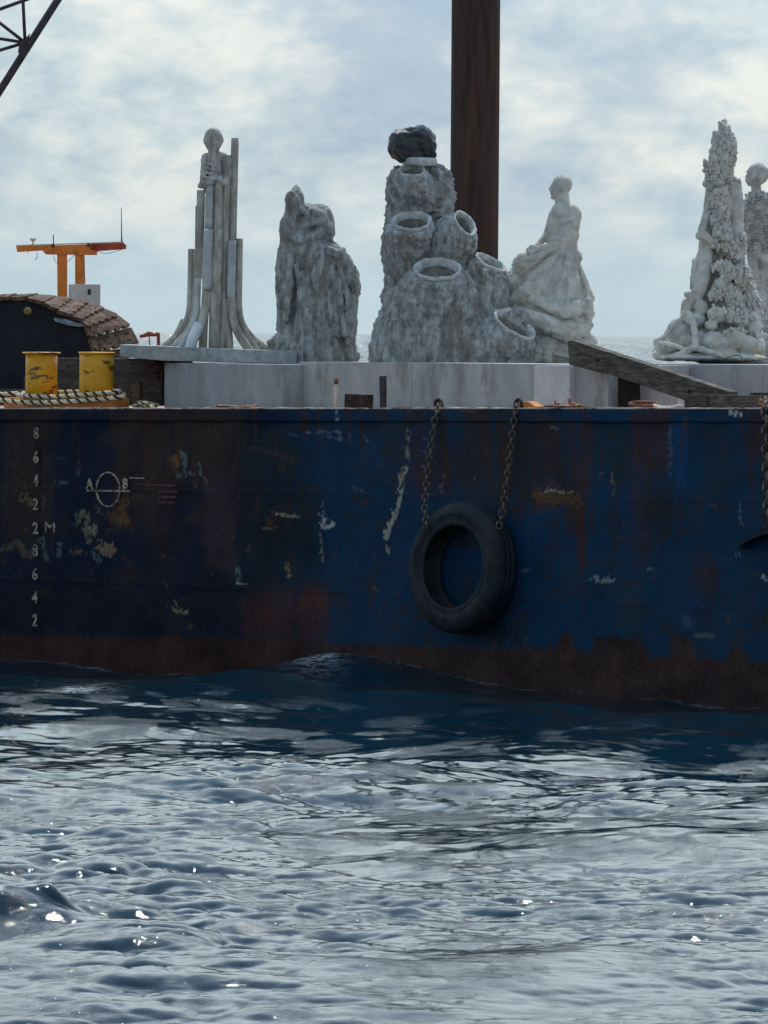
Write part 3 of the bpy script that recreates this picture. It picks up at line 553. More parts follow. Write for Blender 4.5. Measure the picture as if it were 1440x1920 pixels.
# rubbing strake along the top of the side, painted like the side, and the rusty deck edge with sunlight put into its colour
def strake():
    a, b = T_of(PL(-60, 900)), T_of(PL(1500, 900))
    Ts = np.concatenate([np.linspace(BT0, a, 40)[:-1], np.arange(a, b, 0.014), np.linspace(b, BT1, 40)])
    prof = [(0.002, -0.104), (-0.020, -0.103), (-0.024, -0.098)] + [(-0.026, -0.098 + 0.09 * i / 8) for i in range(1, 9)] + [(-0.022, -0.003), (0.01, -0.003)]
    P = []
    for s, dz in prof:
        q = np.array(ORG)[None] + np.outer(Ts, np.array(E_)) + np.array(IN_)[None] * s
        q[:, 2] = pl.z + (pr.z - pl.z) * (Ts - tl) / (tr - tl) + dz; P.append(q)
    P = np.stack(P, 1); n, k = P.shape[:2]; P = P.reshape(-1, 3)
    jit = 0.003 * fbm(np.stack([np.repeat(Ts, k) * 2.2, P[:, 2] * 3, 0 * P[:, 0]], 1), 3); P = P + np.outer(jit, np.array(OUT_))
    idx = np.arange(n * k).reshape(n, k); Q = np.stack([idx[:-1, :-1], idx[1:, :-1], idx[1:, 1:], idx[:-1, 1:]], -1).reshape(-1, 4)
    mesh_np('rubbing_strake', P - np.array(barge_loc), Q, HULLM, barge, None, False, hull_paint(P))
strake()
def lip():
    Ts = np.concatenate([np.linspace(BT0, -5, 30)[:-1], np.arange(-5, 5, 0.05), np.linspace(5, BT1, 30)])
    V, Fc = [], []
    for i, t in enumerate(Ts):
        j = 0.003 * math.sin(t * 3.1) + random.uniform(-.0015, .0015)
        for s, dz in [(-0.030, 0.000), (-0.030, 0.012 + j), (0.10, 0.012 + j), (0.10, 0.0)]: V.append(hp(t, s + (j if s < 0 else 0), dz))
        if i:
            for k in range(4): Fc.append((4 * i - 4 + k, 4 * i - 4 + (k + 1) % 4, 4 * i + (k + 1) % 4, 4 * i + k))
    Fc += [(0, 1, 2, 3), tuple(4 * len(Ts) - 4 + k for k in range(4))]
    mesh_py('deck_edge', V, Fc, LIP, barge, origin=False)
lip()
# draft marks and load line: weld-bead characters standing proud of the plate
def hull_text(txt, px, py, hpx, m, name='draft_mark', bold=0.004, squash=1.0):
    cu_ = bpy.data.curves.new(name, 'FONT'); cu_.body = txt; cu_.align_x = 'CENTER'; cu_.align_y = 'CENTER'
    D = PL(px, py).y; h = hpx * D / F; cu_.size = h / 0.70; cu_.extrude = 0.003; cu_.offset = bold; cu_.resolution_u = 4
    ob = bpy.data.objects.new(name + '_curve', cu_); COL.objects.link(ob)
    bpy.context.view_layer.update()
    me = bpy.data.meshes.new_from_object(ob.evaluated_get(bpy.context.evaluated_depsgraph_get()))
    COL.objects.unlink(ob); bpy.data.objects.remove(ob)
    ys = [v.co.y for v in me.vertices]; yc = (max(ys) + min(ys)) / 2
    p = PL(px, py, -0.012)
    for v in me.vertices:
        q = p + E_ * (v.co.x * squash) + UP_ * (v.co.y - yc) + OUT_ * v.co.z; v.co = q - barge_loc
    me.materials.clear(); return link(name, me, m, barge)
for txt, y in [('8', 812), ('6', 857), ('4', 901), ('2', 945), ('2', 990), ('8', 1032), ('6', 1076), ('4', 1120), ('2', 1163)]:
    o = hull_text(txt, 68 - (y - 812) * 0.008, y, 21, WMARK); o['label'] = 'worn draft number ' + txt
o = hull_text('M', 94, 989, 20, WMARK, bold=0.0, squash=1.5); o['label'] = 'worn draft letter M'
hull_text('A', 168, 907, 19, WMARK, 'load_line_letter'); hull_text('B', 235, 907, 19, WMARK, 'load_line_letter')
def ring_beads(px, py, R, r, name, m):
    c = PL(px, py, -0.008); k = 48
    path = [c + (E_ * math.cos(2 * math.pi * i / k) + UP_ * math.sin(2 * math.pi * i / k)) * R for i in range(k)]
    return tube(name, path, [r * (1 + 0.2 * math.sin(i * 2.7)) for i in range(k)], m, barge, 6, closed=True)
ring_beads(203, 918, 0.143, 0.009, 'load_line_ring', WMARK)
def bar(x0, y0, x1, y1, hw, m, name='load_line_bar'):
    return prism(name, [(x0, y0 - hw), (x1, y1 - hw), (x1, y1 + hw), (x0, y0 + hw)], -0.012, 0.014, m, barge, 0.002)
bar(162, 920, 243, 921, 1.8, WMARK)
bar(238, 883, 254, 883, .8, RMARK); bar(243, 896, 270, 897, 1.2, WMARK); bar(251, 908, 330, 911, 1.6, RMARK)
for k, y in enumerate((922, 932, 942)): bar(296, y, 333 - 3 * k, y + .5, 1.9, RMARK)

# ---------------------------------------------------------------- plinths, blocks and timbers on the deck
def deck_y(px, s):                       # image row of the deck at column px, s inboard
    t = T_of(PL(px, 760, s)); return project(hullpt(t, s, deck_z(t)))[1]
def block(name, x0, x1, yt0, yt1, s, ds, m, label, cat, **kw):
    o = prism(name, [(x0, yt0), (x1, yt1), (x1, deck_y(x1, s)), (x0, deck_y(x0, s))], s, ds, m, **kw); tag(o, label, cat); return o
CONC_B = mat('blue_grey_concrete', (0.28, 0.305, 0.33), (0.36, 0.385, 0.41), 2.5, 0.9, 0.5, 60, stretch=(1, 1, .35), c3=(0.21, 0.22, 0.23), t3=(0.5, 0.66), s3=4.5)
A = block('concrete_block', 308, 530, 680, 683.5, 0.62, 2.1, CONC_B, 'smooth grey concrete plinth block beneath the pipe statue slab', 'concrete block', bev=0.008)
B1 = block('concrete_block', 562, 771.2, 678.6, 679.6, 0.87, 0.62, CONC, 'long smooth concrete plinth block behind the dark box and thin posts', 'concrete block', bev=0.006)
B2 = block('concrete_block', 771.8, 1196, 679.6, 684.9, 0.872, 0.6, CONC, 'long grey concrete plinth block behind the left tyre chain top', 'concrete block', bev=0.006)
B3 = block('concrete_block', 560, 1159, 677.6, 682.6, 1.5, 1.9, CONC, 'broad rear concrete plinth carrying the three middle statues', 'concrete block', bev=0.006)
C1 = block('concrete_block', 1001, 1068, 686, 684.8, 0.66, 0.19, CONC_P, 'pale upright concrete block right of the orange metal scrap', 'concrete block', bev=0.008)
C2 = block('concrete_block', 1069, 1140, 685, 685.6, 0.72, 0.12, CONC, 'square concrete block under the high end of the slanting timber', 'concrete block', bev=0.008)
E1 = block('concrete_block', 1184, 1270, 716, 717, 0.78, 0.08, CONC_P, 'low pale concrete block showing through below the slanting timber', 'concrete block', bev=0.008)
D1 = block('concrete_block', 1160, 1560, 681.4, 685, 1.5, 2.4, CONC_B, 'long blue grey concrete plinth block under the coral encrusted statues', 'concrete block', bev=0.01)

tb = prism('timber_beam', [(1064, 640), (1072, 638), (1366, 734), (1366, 743), (1310, 742), (1295, 756), (1270, 746), (1160, 708), (1067, 684)], 0.50, 0.11, WOODG, bev=0.006)
tag(tb, 'long weathered timber slanting from the block top down to deck', 'timber beam')
for (x, y) in ((1120, 675), (1292, 734)):
    h = lathe('hole_shade_disc', PL(x, y, 0.494), IN_, [(0.018, 0.0), (0.018, 0.01)], WOODK, tb, 10)  # black discs set on the timber stand for the shade in bolt holes
tp = prism('timber_post', [(1158, 702), (1196, 715), (1196, deck_y(1196, .62)), (1158, deck_y(1158, .62))], 0.64, 0.03, WOODK, bev=0.004)
tag(tp, 'short black timber upright propping the slanting beam', 'timber post')
t1_ = prism('timber_offcut', [(1284, 741), (1323, 739), (1324, 765), (1284, 765)], 0.30, 0.16, WOODD, bev=0.006); tag(t1_, 'short dark square timber end at the foot of the slanting beam', 'timber')
t2_ = prism('timber_plank', [(1325, 741), (1470, 741), (1470, 765), (1325, 765)], 0.33, 0.14, WOODG, bev=0.006); tag(t2_, 'grey weathered timber lying along the deck edge by the right chain', 'timber')
t3_ = prism('timber_plank', [(1406, 736), (1470, 736), (1470, 741.4), (1406, 741.4)], 0.38, 0.14, WOODD, bev=0.004); tag(t3_, 'thin dark board lying on top of the grey timber', 'timber')

# stack of old dark timbers behind the bollards
for nm, pts, s, mm, lb in [
    ('timber_baulk', [(100, 671), (306, 673), (306, 707), (100, 706)], 0.92, WOODD, 'upper dark squared timber of the stack behind the yellow bollards'),
    ('timber_baulk', [(44, 706), (303, 706.5), (303, 761), (44, 760)], 0.86, WOODD, 'lower dark squared timber of the stack behind the yellow bollards')]:
    o = prism(nm, pts, s, 0.35, mm, bev=0.012); tag(o, lb, 'timber')
o = prism('timber_baulk', [(-120, 729), (43, 729), (43, 761), (-120, 760)], 0.90, 0.35, WOODD, bev=0.012); tag(o, 'short dark timber baulk at the left edge below the black machine', 'timber')
o = prism('wood_plate', [(246, 716), (262, 715), (262, 752), (246, 752)], 0.84, 0.03, WOODG, bev=0.002); tag(o, 'small grey board leaning on the lower dark timber', 'board')
def lump(name, px, py, s, rx, ry, m, label, cat, seed=0, sub=3, parent=None, rz=None, amp=.35):
    c = PL(px, py, s); k = c.y / F; bm = bmesh.new(); bmesh.ops.create_icosphere(bm, subdivisions=sub, radius=1)
    P = np.array([v.co for v in bm.verts]); dn = 1 + amp * fbm(P * 1.3 + seed * 3.7, 3)
    V = [c + Vector((p[0] * rx * k * q, p[1] * (rz or rx) * k * q, p[2] * ry * k * q)) for p, q in zip(P, dn)]
    Fc = [tuple(v.index for v in f.verts) for f in bm.faces]; bm.free()
    o = mesh_py(name, V, Fc, m, parent, smooth=True); return tag(o, label, cat) if label else o
cl = lump('hook_fitting', 301, 681, 0.70, 9, 7, BROWNB, 'black rusted hook fitting hanging at the top left corner of the plinth', 'hook', 1)
for i, (x, y, a, b) in enumerate([(299, 694, 5, 5), (296, 704, 5.5, 5), (290, 698, 5, 2), (297, 712, 3.5, 3.5)]): lump('link', x, y, 0.72, a, b, BROWNB, None, None, i + 3, 2, cl)

# mooring bitts
bl = PL(130, 762, 0.45); bitts = empty('mooring_bitts', bl, 'pair of scuffed yellow bollards on an orange base plate', 'bollards')
prism('base', [(8, 745), (190, 745), (192, 748), (192, 765), (6, 765)], 0.16, 0.31, OBASE, bitts, 0.012)
for x, r, rf in ((77.5, 30, 36.5), (180.5, 32, 34.5)):
    c = PL(x, 745, 0.33); k = c.y / F; zt = PL(x, 661, 0.33).z - c.z
    post = lathe('post', c, UP_, [(r * k, -0.02), (r * k, zt * .33), (r * k, zt * .66), (r * k, zt - 0.012)], YEL, bitts, 40)
    lathe('flange', c, UP_, [(r * k, zt - 0.0125), (rf * k * .97, zt - 0.011), (rf * k, zt - 0.006), (rf * k, zt), (rf * k * .97, zt + 0.004), (r * k * .5, zt + 0.005)], YEL, post, 40)

def rope(name, path, rad, pitch, label, strands=(ROPEC, ROPEC, ROPEB), k=14, cat='rope'):
    P = catmull(path, k); P = [Vector(p) for p in P]; Lc = 0; acc = [0]
    for a, b in zip(P[:-1], P[1:]): Lc += (b - a).length; acc.append(Lc)
    step = rad * 0.55; n = int(Lc / step); R = []
    for i in range(n + 1):
        d = i * step; j = max(0, min(len(acc) - 2, int(np.searchsorted(acc, d)) - 1)); f = (d - acc[j]) / max(1e-6, acc[j + 1] - acc[j]); R.append(P[j].lerp(P[j + 1], f))
    c = sum(R, Vector()) / len(R); root = empty(name, c, label, cat)
    for q, mm in enumerate(strands):
        pts = []
        u = None
        for i, p in enumerate(R):
            T = (R[min(i + 1, n)] - R[max(i - 1, 0)]).normalized()
            u = T.orthogonal().normalized() if u is None else (u - T * u.dot(T)).normalized(); v = T.cross(u)
            a = 2 * math.pi * (i * step / pitch + q / len(strands)); pts.append(p + (u * math.cos(a) + v * math.sin(a)) * rad * 0.52)
        tube('strand', pts, rad * 0.56, mm, root, 6)
    return root
def pls(L_): return [PL(x, y, s) for x, y, s in L_]
rope('mooring_rope', pls([(-60, 747, .10), (-10, 749, .09), (40, 754, .10), (100, 754, .10), (165, 750, .11), (222, 745, .12), (232, 741, .25), (222, 738, .52), (140, 738, .56), (60, 739, .55), (34, 741, .4),
    (50, 742, .14), (100, 744, .13), (160, 740, .13), (214, 735, .14), (224, 734, .35), (214, 733, .52), (120, 735, .56), (40, 737, .56), (0, 739, .5), (-70, 740, .4)]), 0.019, 0.115,
    'cream and black twisted mooring rope wound round the yellow bollards')
rr_ = random.Random(3); pp = []
for i in range(26): pp.append((248 + 50 * abs(((i * 0.37) % 2) - 1) + rr_.uniform(-7, 7), 762.5 - rr_.uniform(0, 1) * max(0, 9 - abs(272 + rr_.uniform(-4, 4) - 272) * .3) * (1 if 8 < i < 22 else .4), 0.2 + rr_.uniform(0, .25)))
rope('rope_pile', pls(pp), 0.012, 0.07, 'small tangled heap of frayed cream rope beside the orange base', (ROPEC, ROPEC, ROPEB), 8)
lump('rust_lump', 262, 754, 0.5, 14, 4.5, RUST, 'low dark red rusty lump behind the rope heap', 'scrap', 8)

# small things standing or lying along the deck edge
c = PL(630, 766, .22); k = c.y / F
sp = empty('stub_pipe', c, 'thin pale standing pipe with rusty tip left of the dark box', 'pipe')
lathe('tube', c, UP_, [(4.2 * k, -0.01), (4.0 * k, 44 * k), (4.1 * k, 45 * k)], WHITE, sp, 14); lathe('tip', c, UP_, [(4.2 * k, 45.2 * k), (3.8 * k, 55 * k), (2.6 * k, 56 * k)], RUST, sp, 14)
o = prism('steel_box', [(646, 738), (681, 740), (680, 765), (645, 765)], 0.18, 0.12, BROWNB, bev=0.008); tag(o, 'small dark brown steel box on the deck edge', 'box')
o = prism('flat_bar', [(711, 705), (720.5, 705), (720, 766), (712, 766)], 0.20, 0.03, DGREY, bev=0.003); tag(o, 'thin purple grey upright bar right of the dark box', 'bar')
def scrap(name, shapes, m, label, cat='scrap'):
    c = PL(shapes[0][0], 765, shapes[0][2]); root = empty(name, c, label, cat)
    for i, (x, y, s, rx, ry) in enumerate(shapes): lump('flake', x, y, s, rx, ry, m, None, None, i + x, 2, root, amp=.7)
    return root
OR2 = mat('orange_scrap_paint', (0.42, 0.16, 0.04), (0.6, 0.26, 0.06), 12, 0.7, 0.5, 50)
o = prism('orange_bracket', [(981, 752), (990, 753), (1003, 762), (1002, 766), (978, 766)], 0.16, 0.1, OR2, bev=0.004); tag(o, 'orange painted steel bracket beside the right tyre chain', 'bracket')
TERR = mat('flaky_rust', (0.17, 0.075, 0.045), (0.42, 0.22, 0.14), 14, 0.9, 0.7, 60)
scrap('rust_scrap', [(1060, 762, .12, 40, 2.6), (1035, 760, .14, 6, 2.5), (1068, 752, .14, 3, 7), (1045, 757, .14, 5, 2.2), (1075, 757, .14, 7, 3), (1085, 760, .13, 9, 2), (1041, 754, .12, 2, 4)], TERR, 'heap of curled rusty flakes in front of the pale upright block')
scrap('rust_scrap', [(425, 762, .15, 26, 2), (415, 760, .16, 10, 1.6), (470, 762, .15, 20, 1.8), (478, 760, .16, 6, 2)], TERR, 'thin scatter of rust flakes before the pipe statue plinth')
ring_c = PL(1206, 758, .25); kk = ring_c.y / F
ring = tube('steel_ring', [ring_c + Vector((math.cos(a) * 25 * kk, math.sin(a) * 25 * kk, math.sin(a) * 3.5 * kk)) for a in [2 * math.pi * i / 40 for i in range(40)]], 3.6 * kk, RUST, None, 10, True)
tag(ring, 'round rusty steel ring lying on the deck by the black post', 'ring')
rope('rope_end', pls([(1226, 760, .2), (1240, 763, .14), (1258, 763.5, .14), (1274, 760, .14), (1277, 764, .16)]), 0.011, 0.06, 'short pale rope end lying right of the rusty ring', (WHITE, ROPEC, WHITE), 8)
scrap('rust_scrap', [(1432, 758, .1, 10, 5), (1426, 752, .1, 5, 4), (1436, 750, .1, 5, 4)], TERR, 'rusty clump beneath the timber at the right chain top')
wv = tube('wire_loop', catmull(pls([(1352, 679, 2.0), (1362, 672, 2.0), (1376, 667, 2.0), (1388, 667, 2.0), (1391, 673, 2.0), (1391, 680, 2.0)]), 6), 0.0045, RUST, None, 6); tag(wv, 'thin rusty wire loop rising from the plinth under the coral statue', 'wire')

# tyre fender and chains
def tyre(px, py, Ro, tilt):
    c0 = PL(px, py, -0.02); ax = (OUT_ + UP_ * tilt).normalized()
    root = empty('tyre_fender', c0, 'large black truck tyre hung as a fender on two chains', 'tyre')
    Wd = 0.22; Ri = Ro * 0.63
    prof = [(Ri, Wd * .97), (Ri * 1.03, Wd * 1.0), (Ri * 1.10, Wd * 1.02), (Ri * 1.12, Wd * 1.00), (Ri * 1.20, Wd * 1.05), (Ro * .80, Wd * 1.08), (Ro * .87, Wd * 1.06), (Ro * .88, Wd * 1.045), (Ro * .92, Wd * 1.0), (Ro * .955, Wd * .93), (Ro * .98, Wd * .83)]
    prof += [(Ro, Wd * .72), (Ro, Wd * .62), (Ro * .985, Wd * .60), (Ro * .985, Wd * .56), (Ro, Wd * .54), (Ro, Wd * .38), (Ro * .985, Wd * .36), (Ro * .985, Wd * .32), (Ro, Wd * .30), (Ro * .99, Wd * .18), (Ro * .975, Wd * .08), (Ro * .945, .015), (Ro * .9, -0.0), (Ri * 1.1, .0), (Ri * 1.02, .005)]
    inner = [(Ri, .02), (Ri * 1.12, .04), (Ri * 1.36, Wd * .25), (Ri * 1.42, Wd * .5), (Ri * 1.36, Wd * .75), (Ri * 1.12, Wd * .93), (Ri, Wd * .97)]
    v, f = lathe_data(c0, ax, prof + inner, 96, caps=False)
    A_ = np.array([list(q) for q in v]); R_ = A_ - np.array(c0); A_ = A_ + R_ * (0.012 * fbm(A_ * 3.0, 3))[:, None]; A_[:, 2] -= 0.02 * np.clip(-R_[:, 2], 0, 1) ** 2
    body = mesh_py('casing', [Vector(q) for q in A_], f, TYRE, root, smooth=True)
    u = ax.orthogonal().normalized(); v2 = ax.cross(u)
    for a0, ln_ in ((.4, .5), (2.2, .4), (3.9, .6), (5.2, .4)):      # chafed patches of raised rubber
        pts = [c0 + ax * (Wd * 1.066) + (u * math.cos(a0 + ln_ * i / 10) + v2 * math.sin(a0 + ln_ * i / 10)) * Ro * .81 for i in range(11)]; tube('sidewall_ridge', pts, 0.008, TYRE, root, 6)
    return root
TY = tyre(884, 1066, 0.52, 0.10)
def link_mesh(Lk, Wk, r):
    pts = []
    for i in range(8): a = math.pi * i / 7; pts.append(Vector((math.cos(a) * Wk / 2, 0, (Lk - Wk) / 2 + math.sin(a) * Wk / 2)))
    for i in range(8): a = math.pi + math.pi * i / 7; pts.append(Vector((math.cos(a) * Wk / 2, 0, -(Lk - Wk) / 2 + math.sin(a) * Wk / 2)))
    v, f = tube_data(pts, r, 6, True); me = bpy.data.meshes.new('link'); me.from_pydata(v, [], f); me.update(); me.shade_smooth(); me.materials.append(CHAIN); return me
LM = link_mesh(0.072, 0.043, 0.0062); LMB = link_mesh(0.10, 0.062, 0.010)
def chain(path, me, pitch, label, group='rusty chains hanging down the hull side'):
    P = [Vector(p) for p in catmull(path, 12)]; root = empty('chain', P[0], label, 'chain', group); acc = [0]
    for a, b in zip(P[:-1], P[1:]): acc.append(acc[-1] + (b - a).length)
    n = int(acc[-1] / pitch)
    for i in range(n):
        d = (i + .5) * pitch; j = max(0, int(np.searchsorted(acc, d)) - 1); f = (d - acc[j]) / (acc[j + 1] - acc[j]); p = P[j].lerp(P[j + 1], f); T = (P[j + 1] - P[j]).normalized()
        x = T.cross(OUT_).normalized(); y = T.cross(x); ang = math.pi / 4 + (math.pi / 2 if i % 2 else 0) + random.uniform(-.25, .25)
        xx = x * math.cos(ang) + y * math.sin(ang); yy = T.cross(xx)
        Mx = Matrix((( xx.x, yy.x, T.x), (xx.y, yy.y, T.y), (xx.z, yy.z, T.z)))
        o = bpy.data.objects.new('link', me); COL.objects.link(o); o.parent = root; o.location = p - P[0]; o.rotation_euler = Mx.to_euler()
    return root
ch1 = chain(pls([(826, 756, .10), (821, 766, -.035), (815, 790, -.055), (808, 840, -.07), (801, 890, -.09), (797, 930, -.14), (797, 962, -.20), (802, 992, -.235)]), LM, 0.052, 'rusty chain holding the left side of the tyre')
ch2 = chain(pls([(974, 757, .10), (968, 766, -.035), (962, 800, -.055), (956, 850, -.07), (951, 890, -.08), (946, 930, -.09), (940, 968, -.10), (934, 992, -.16)]), LM, 0.052, 'rusty chain holding the right side of the tyre')
ch3 = chain(pls([(1440, 750, .12), (1436, 766, -.04), (1437, 800, -.05), (1438, 880, -.06), (1441, 985, -.09)]), LMB, 0.072, 'heavier rusty chain hanging at the right edge of the picture')
for x, lab in ((822, 'dark steel shackle pinning the left tyre chain to the deck edge'), (972, 'dark steel shackle pinning the right tyre chain to the deck edge')):
    c = PL(x, 757, .05); k = c.y / F; sh = empty('shackle', c, lab, 'shackle', 'shackles at the deck edge')
    tube('bow', catmull([c + E_ * (-7 * k) + UP_ * (-8 * k), c + E_ * (-8 * k) + UP_ * (2 * k), c + UP_ * (8 * k), c + E_ * (8 * k) + UP_ * (2 * k), c + E_ * (7 * k) + UP_ * (-8 * k)], 5), 3.4 * k, BROWNB, sh, 8)
    tube('pin', [c + E_ * (-12 * k) + UP_ * (-5 * k), c + E_ * (12 * k) + UP_ * (-5 * k)], 2.4 * k, BROWNB, sh, 8)
# curved strip at the right edge
def strip():
    pts = [(1383, 1024), (1393, 1013), (1406, 1003), (1420, 995), (1436, 990), (1455, 990), (1475, 997), (1495, 1012)]
    up_ = catmull([(x, y, 0) for x, y in pts], 4); V, Fc = [], []
    for i, p in enumerate(up_):
        th = 3 + 9 * math.sin(min(1, i / len(up_) * 1.2) * math.pi * .8)
        for s, dy in ((-.13, 0), (-.13, th), (-.0, th + 1), (-.0, 1)): V.append(PL(p[0], p[1] + dy, s))
        if i:
            for k in range(4): Fc.append((4 * i - 4 + k, 4 * i - 4 + (k + 1) % 4, 4 * i + (k + 1) % 4, 4 * i + k))
    Fc += [(0, 1, 2, 3), tuple(4 * len(up_) - 4 + k for k in range(4))]
    o = mesh_py('curved_strip', V, Fc, TYRE); tag(o, 'curved worn black rubber strip hung below the right edge chain', 'fender strip')
strip()

# ---------------------------------------------------------------- spud pile
c = PD(888, 560, 61.6); t_ = T_of(c); zb = deck_z(t_); k = c.y / F
topc = PD(892.5, 0, 61.6); dirv = (topc - c).normalized(); base = c + dirv * ((zb - 0.05 - c.z) / dirv.z)
pile = lathe('spud_pile', base, dirv, [(45.5 * k, h) for h in (0, 1, 2, 3, 4, 5, 7, 9)], RUSTP, None, 64); tag(pile, 'tall round rust brown steel spud pile rising behind the statues', 'steel pile')

# ---------------------------------------------------------------- crane boom
DB = 74.0; kb = DB / F
bp0 = PD(108, 0, DB); boom = empty('crane_boom', bp0, 'dark lattice crane boom crossing the upper left corner', 'crane boom')
def btube(a, b, r, name, D1=DB, D2=None):
    return tube(name, [PD(*a, D1), PD(*b, D2 or D1)], r * kb, DGREY, boom, 12)
def lin(t): return (-4 + 112 * t, 176 - 176 * t)      # main chord through the frame
btube(lin(-2.2), lin(2.2), 7.2, 'chord')
off = (-150, -62)
for t in (0.54,):
    node = lin(t)
btube((lin(-2.2)[0] + off[0], lin(-2.2)[1] + off[1]), (lin(2.2)[0] + off[0], lin(2.2)[1] + off[1]), 7.2, 'chord', DB + .5)
nd = (47, 80)
for a, D2 in [((43, -2), DB), ((-60, -4), DB + .5), ((-110, 55), DB + .6), ((-130, 133), DB + .5)]: btube(nd, a, 3.2, 'brace', DB, D2)
btube((55, -3), (-105, 55), 3.6, 'brace')
btube((43, -2), lin(1.15), 3.2, 'brace')
for t in (-1.3, -.4, 1.5): btube(lin(t), (lin(t)[0] - 150, lin(t)[1] - 62), 3.2, 'brace', DB, DB + .5); btube(lin(t), (lin(t + .8)[0] - 150, lin(t + .8)[1] - 62), 3.2, 'brace', DB, DB + .5)
g = lump('gusset', 44, 86, 0, 8, 9, DGREY, None, None, 2, 2, None); bpy.data.objects.remove(g)
prismD('gusset', [(36, 83), (46, 74), (56, 62), (50, 90), (33, 100)], DB - .03, .06, DGREY, boom, .004)

# ---------------------------------------------------------------- orange mast and cabinet on the far side of the deck
DM = 66.0; km = DM / F
mb = PD(125, 560, DM); tz = deck_z(T_of(mb)); mb.z = tz
mast = empty('antenna_mast', mb, 'orange twin post mast with long crossbeam and antennas', 'mast')
yb_ = project(Vector((mb.x, DM, tz)))[1]
prismD('post', [(107, 474), (125, 474), (126, yb_), (109, yb_)], DM, .12, ORANGE, mast, .006)
prismD('post', [(140.5, 474), (158, 474), (161, yb_), (142, yb_)], DM, .12, ORANGE, mast, .006)
prismD('crossbeam', [(96, 460), (170, 457.5), (170, 468), (181, 471), (181, 478), (86, 477), (80, 471)], DM - .02, .18, ORANGE, mast, .005)
prismD('beam_arm', [(30, 461), (95.5, 459), (95.5, 467), (88, 469), (32, 472.5)], DM + .01, .14, ORANGE, mast, .005)
prismD('beam_arm', [(170.5, 457), (231, 455), (236, 459), (235.5, 467), (170.5, 471.5)], DM + .01, .14, REDO, mast, .005)
prismD('cable_tray', [(30, 459.3), (231, 452.8), (231, 455), (30, 461)], DM + .03, .10, CAB, mast, .002)
for x, y in ((99, 461.5), (166, 460)): prismD('clamp', [(x - 3, y - 4), (x + 3, y - 4), (x + 3, y + 2), (x - 3, y + 2)], DM - .05, .05, DGREY, mast, .002)
c = PD(62, 460, DM + .05); lathe('radar_dome', c, UP_, [(1.8 * km, 0), (1.4 * km, 6 * km), (3.5 * km, 8.5 * km), (6.5 * km, 10 * km), (6.3 * km, 13 * km), (4 * km, 14.5 * km)], WHITE, mast, 16)
tube('antenna', [PD(100.5, 460, DM), PD(100, 440, DM)], 1.1 * km, REDO, mast, 6)
tube('whip_antenna', [PD(228.5, 456, DM + .05), PD(228, 443, DM + .05), PD(227.5, 389, DM + .05)], [1.8 * km, 1.1 * km, .6 * km], DGREY, mast, 6)
for pts in ([(68, 472), (70, 480), (66, 488)], [(100, 478), (103, 489), (108, 494)], [(139, 478), (132, 486), (126, 491)], [(181, 471), (200, 475), (222, 470), (230, 466)], [(151, 478), (157, 500), (160, 530)], [(52, 470), (53, 476)]):
    tube('wire', catmull([(*PD(x, y, DM - .04),) for x, y in pts], 5), .55 * km, DGREY, mast, 5)
def rbox(name, px, py, D, wpx, hpx, ang, m, label=None, cat=None, parent=None):
    c = PD(px, py, D); k = D / F; a = Vector((math.cos(ang), math.sin(ang), 0)); b = Vector((-math.sin(ang), math.cos(ang), 0)); w_ = wpx * k
    q = [c, c + a * w_, c + a * w_ + b * w_, c + b * w_]; V = q + [p + UP_ * hpx * k for p in q]
    o = mesh_py(name, V, [(0, 1, 2, 3), (4, 5, 6, 7), (0, 1, 5, 4), (1, 2, 6, 5), (2, 3, 7, 6), (3, 0, 4, 7)], m, parent); bevel(o, .004)
    return tag(o, label, cat) if label else o
cz = project(hullpt(T_of(PD(145, 560, 65.6)), (PD(145, 560, 65.6) - ORG).dot(IN_), deck_z(T_of(PD(145, 560, 65.6)))))[1]
cab = rbox('control_cabinet', 145, cz, 65.5, 45.6, cz - 533, math.radians(26), CAB, 'pale grey steel cabinet below the orange mast', 'cabinet')
rbox('cable_gland', 166, 553, 65.38, 5, 11, math.radians(26), BROWNB, parent=cab)

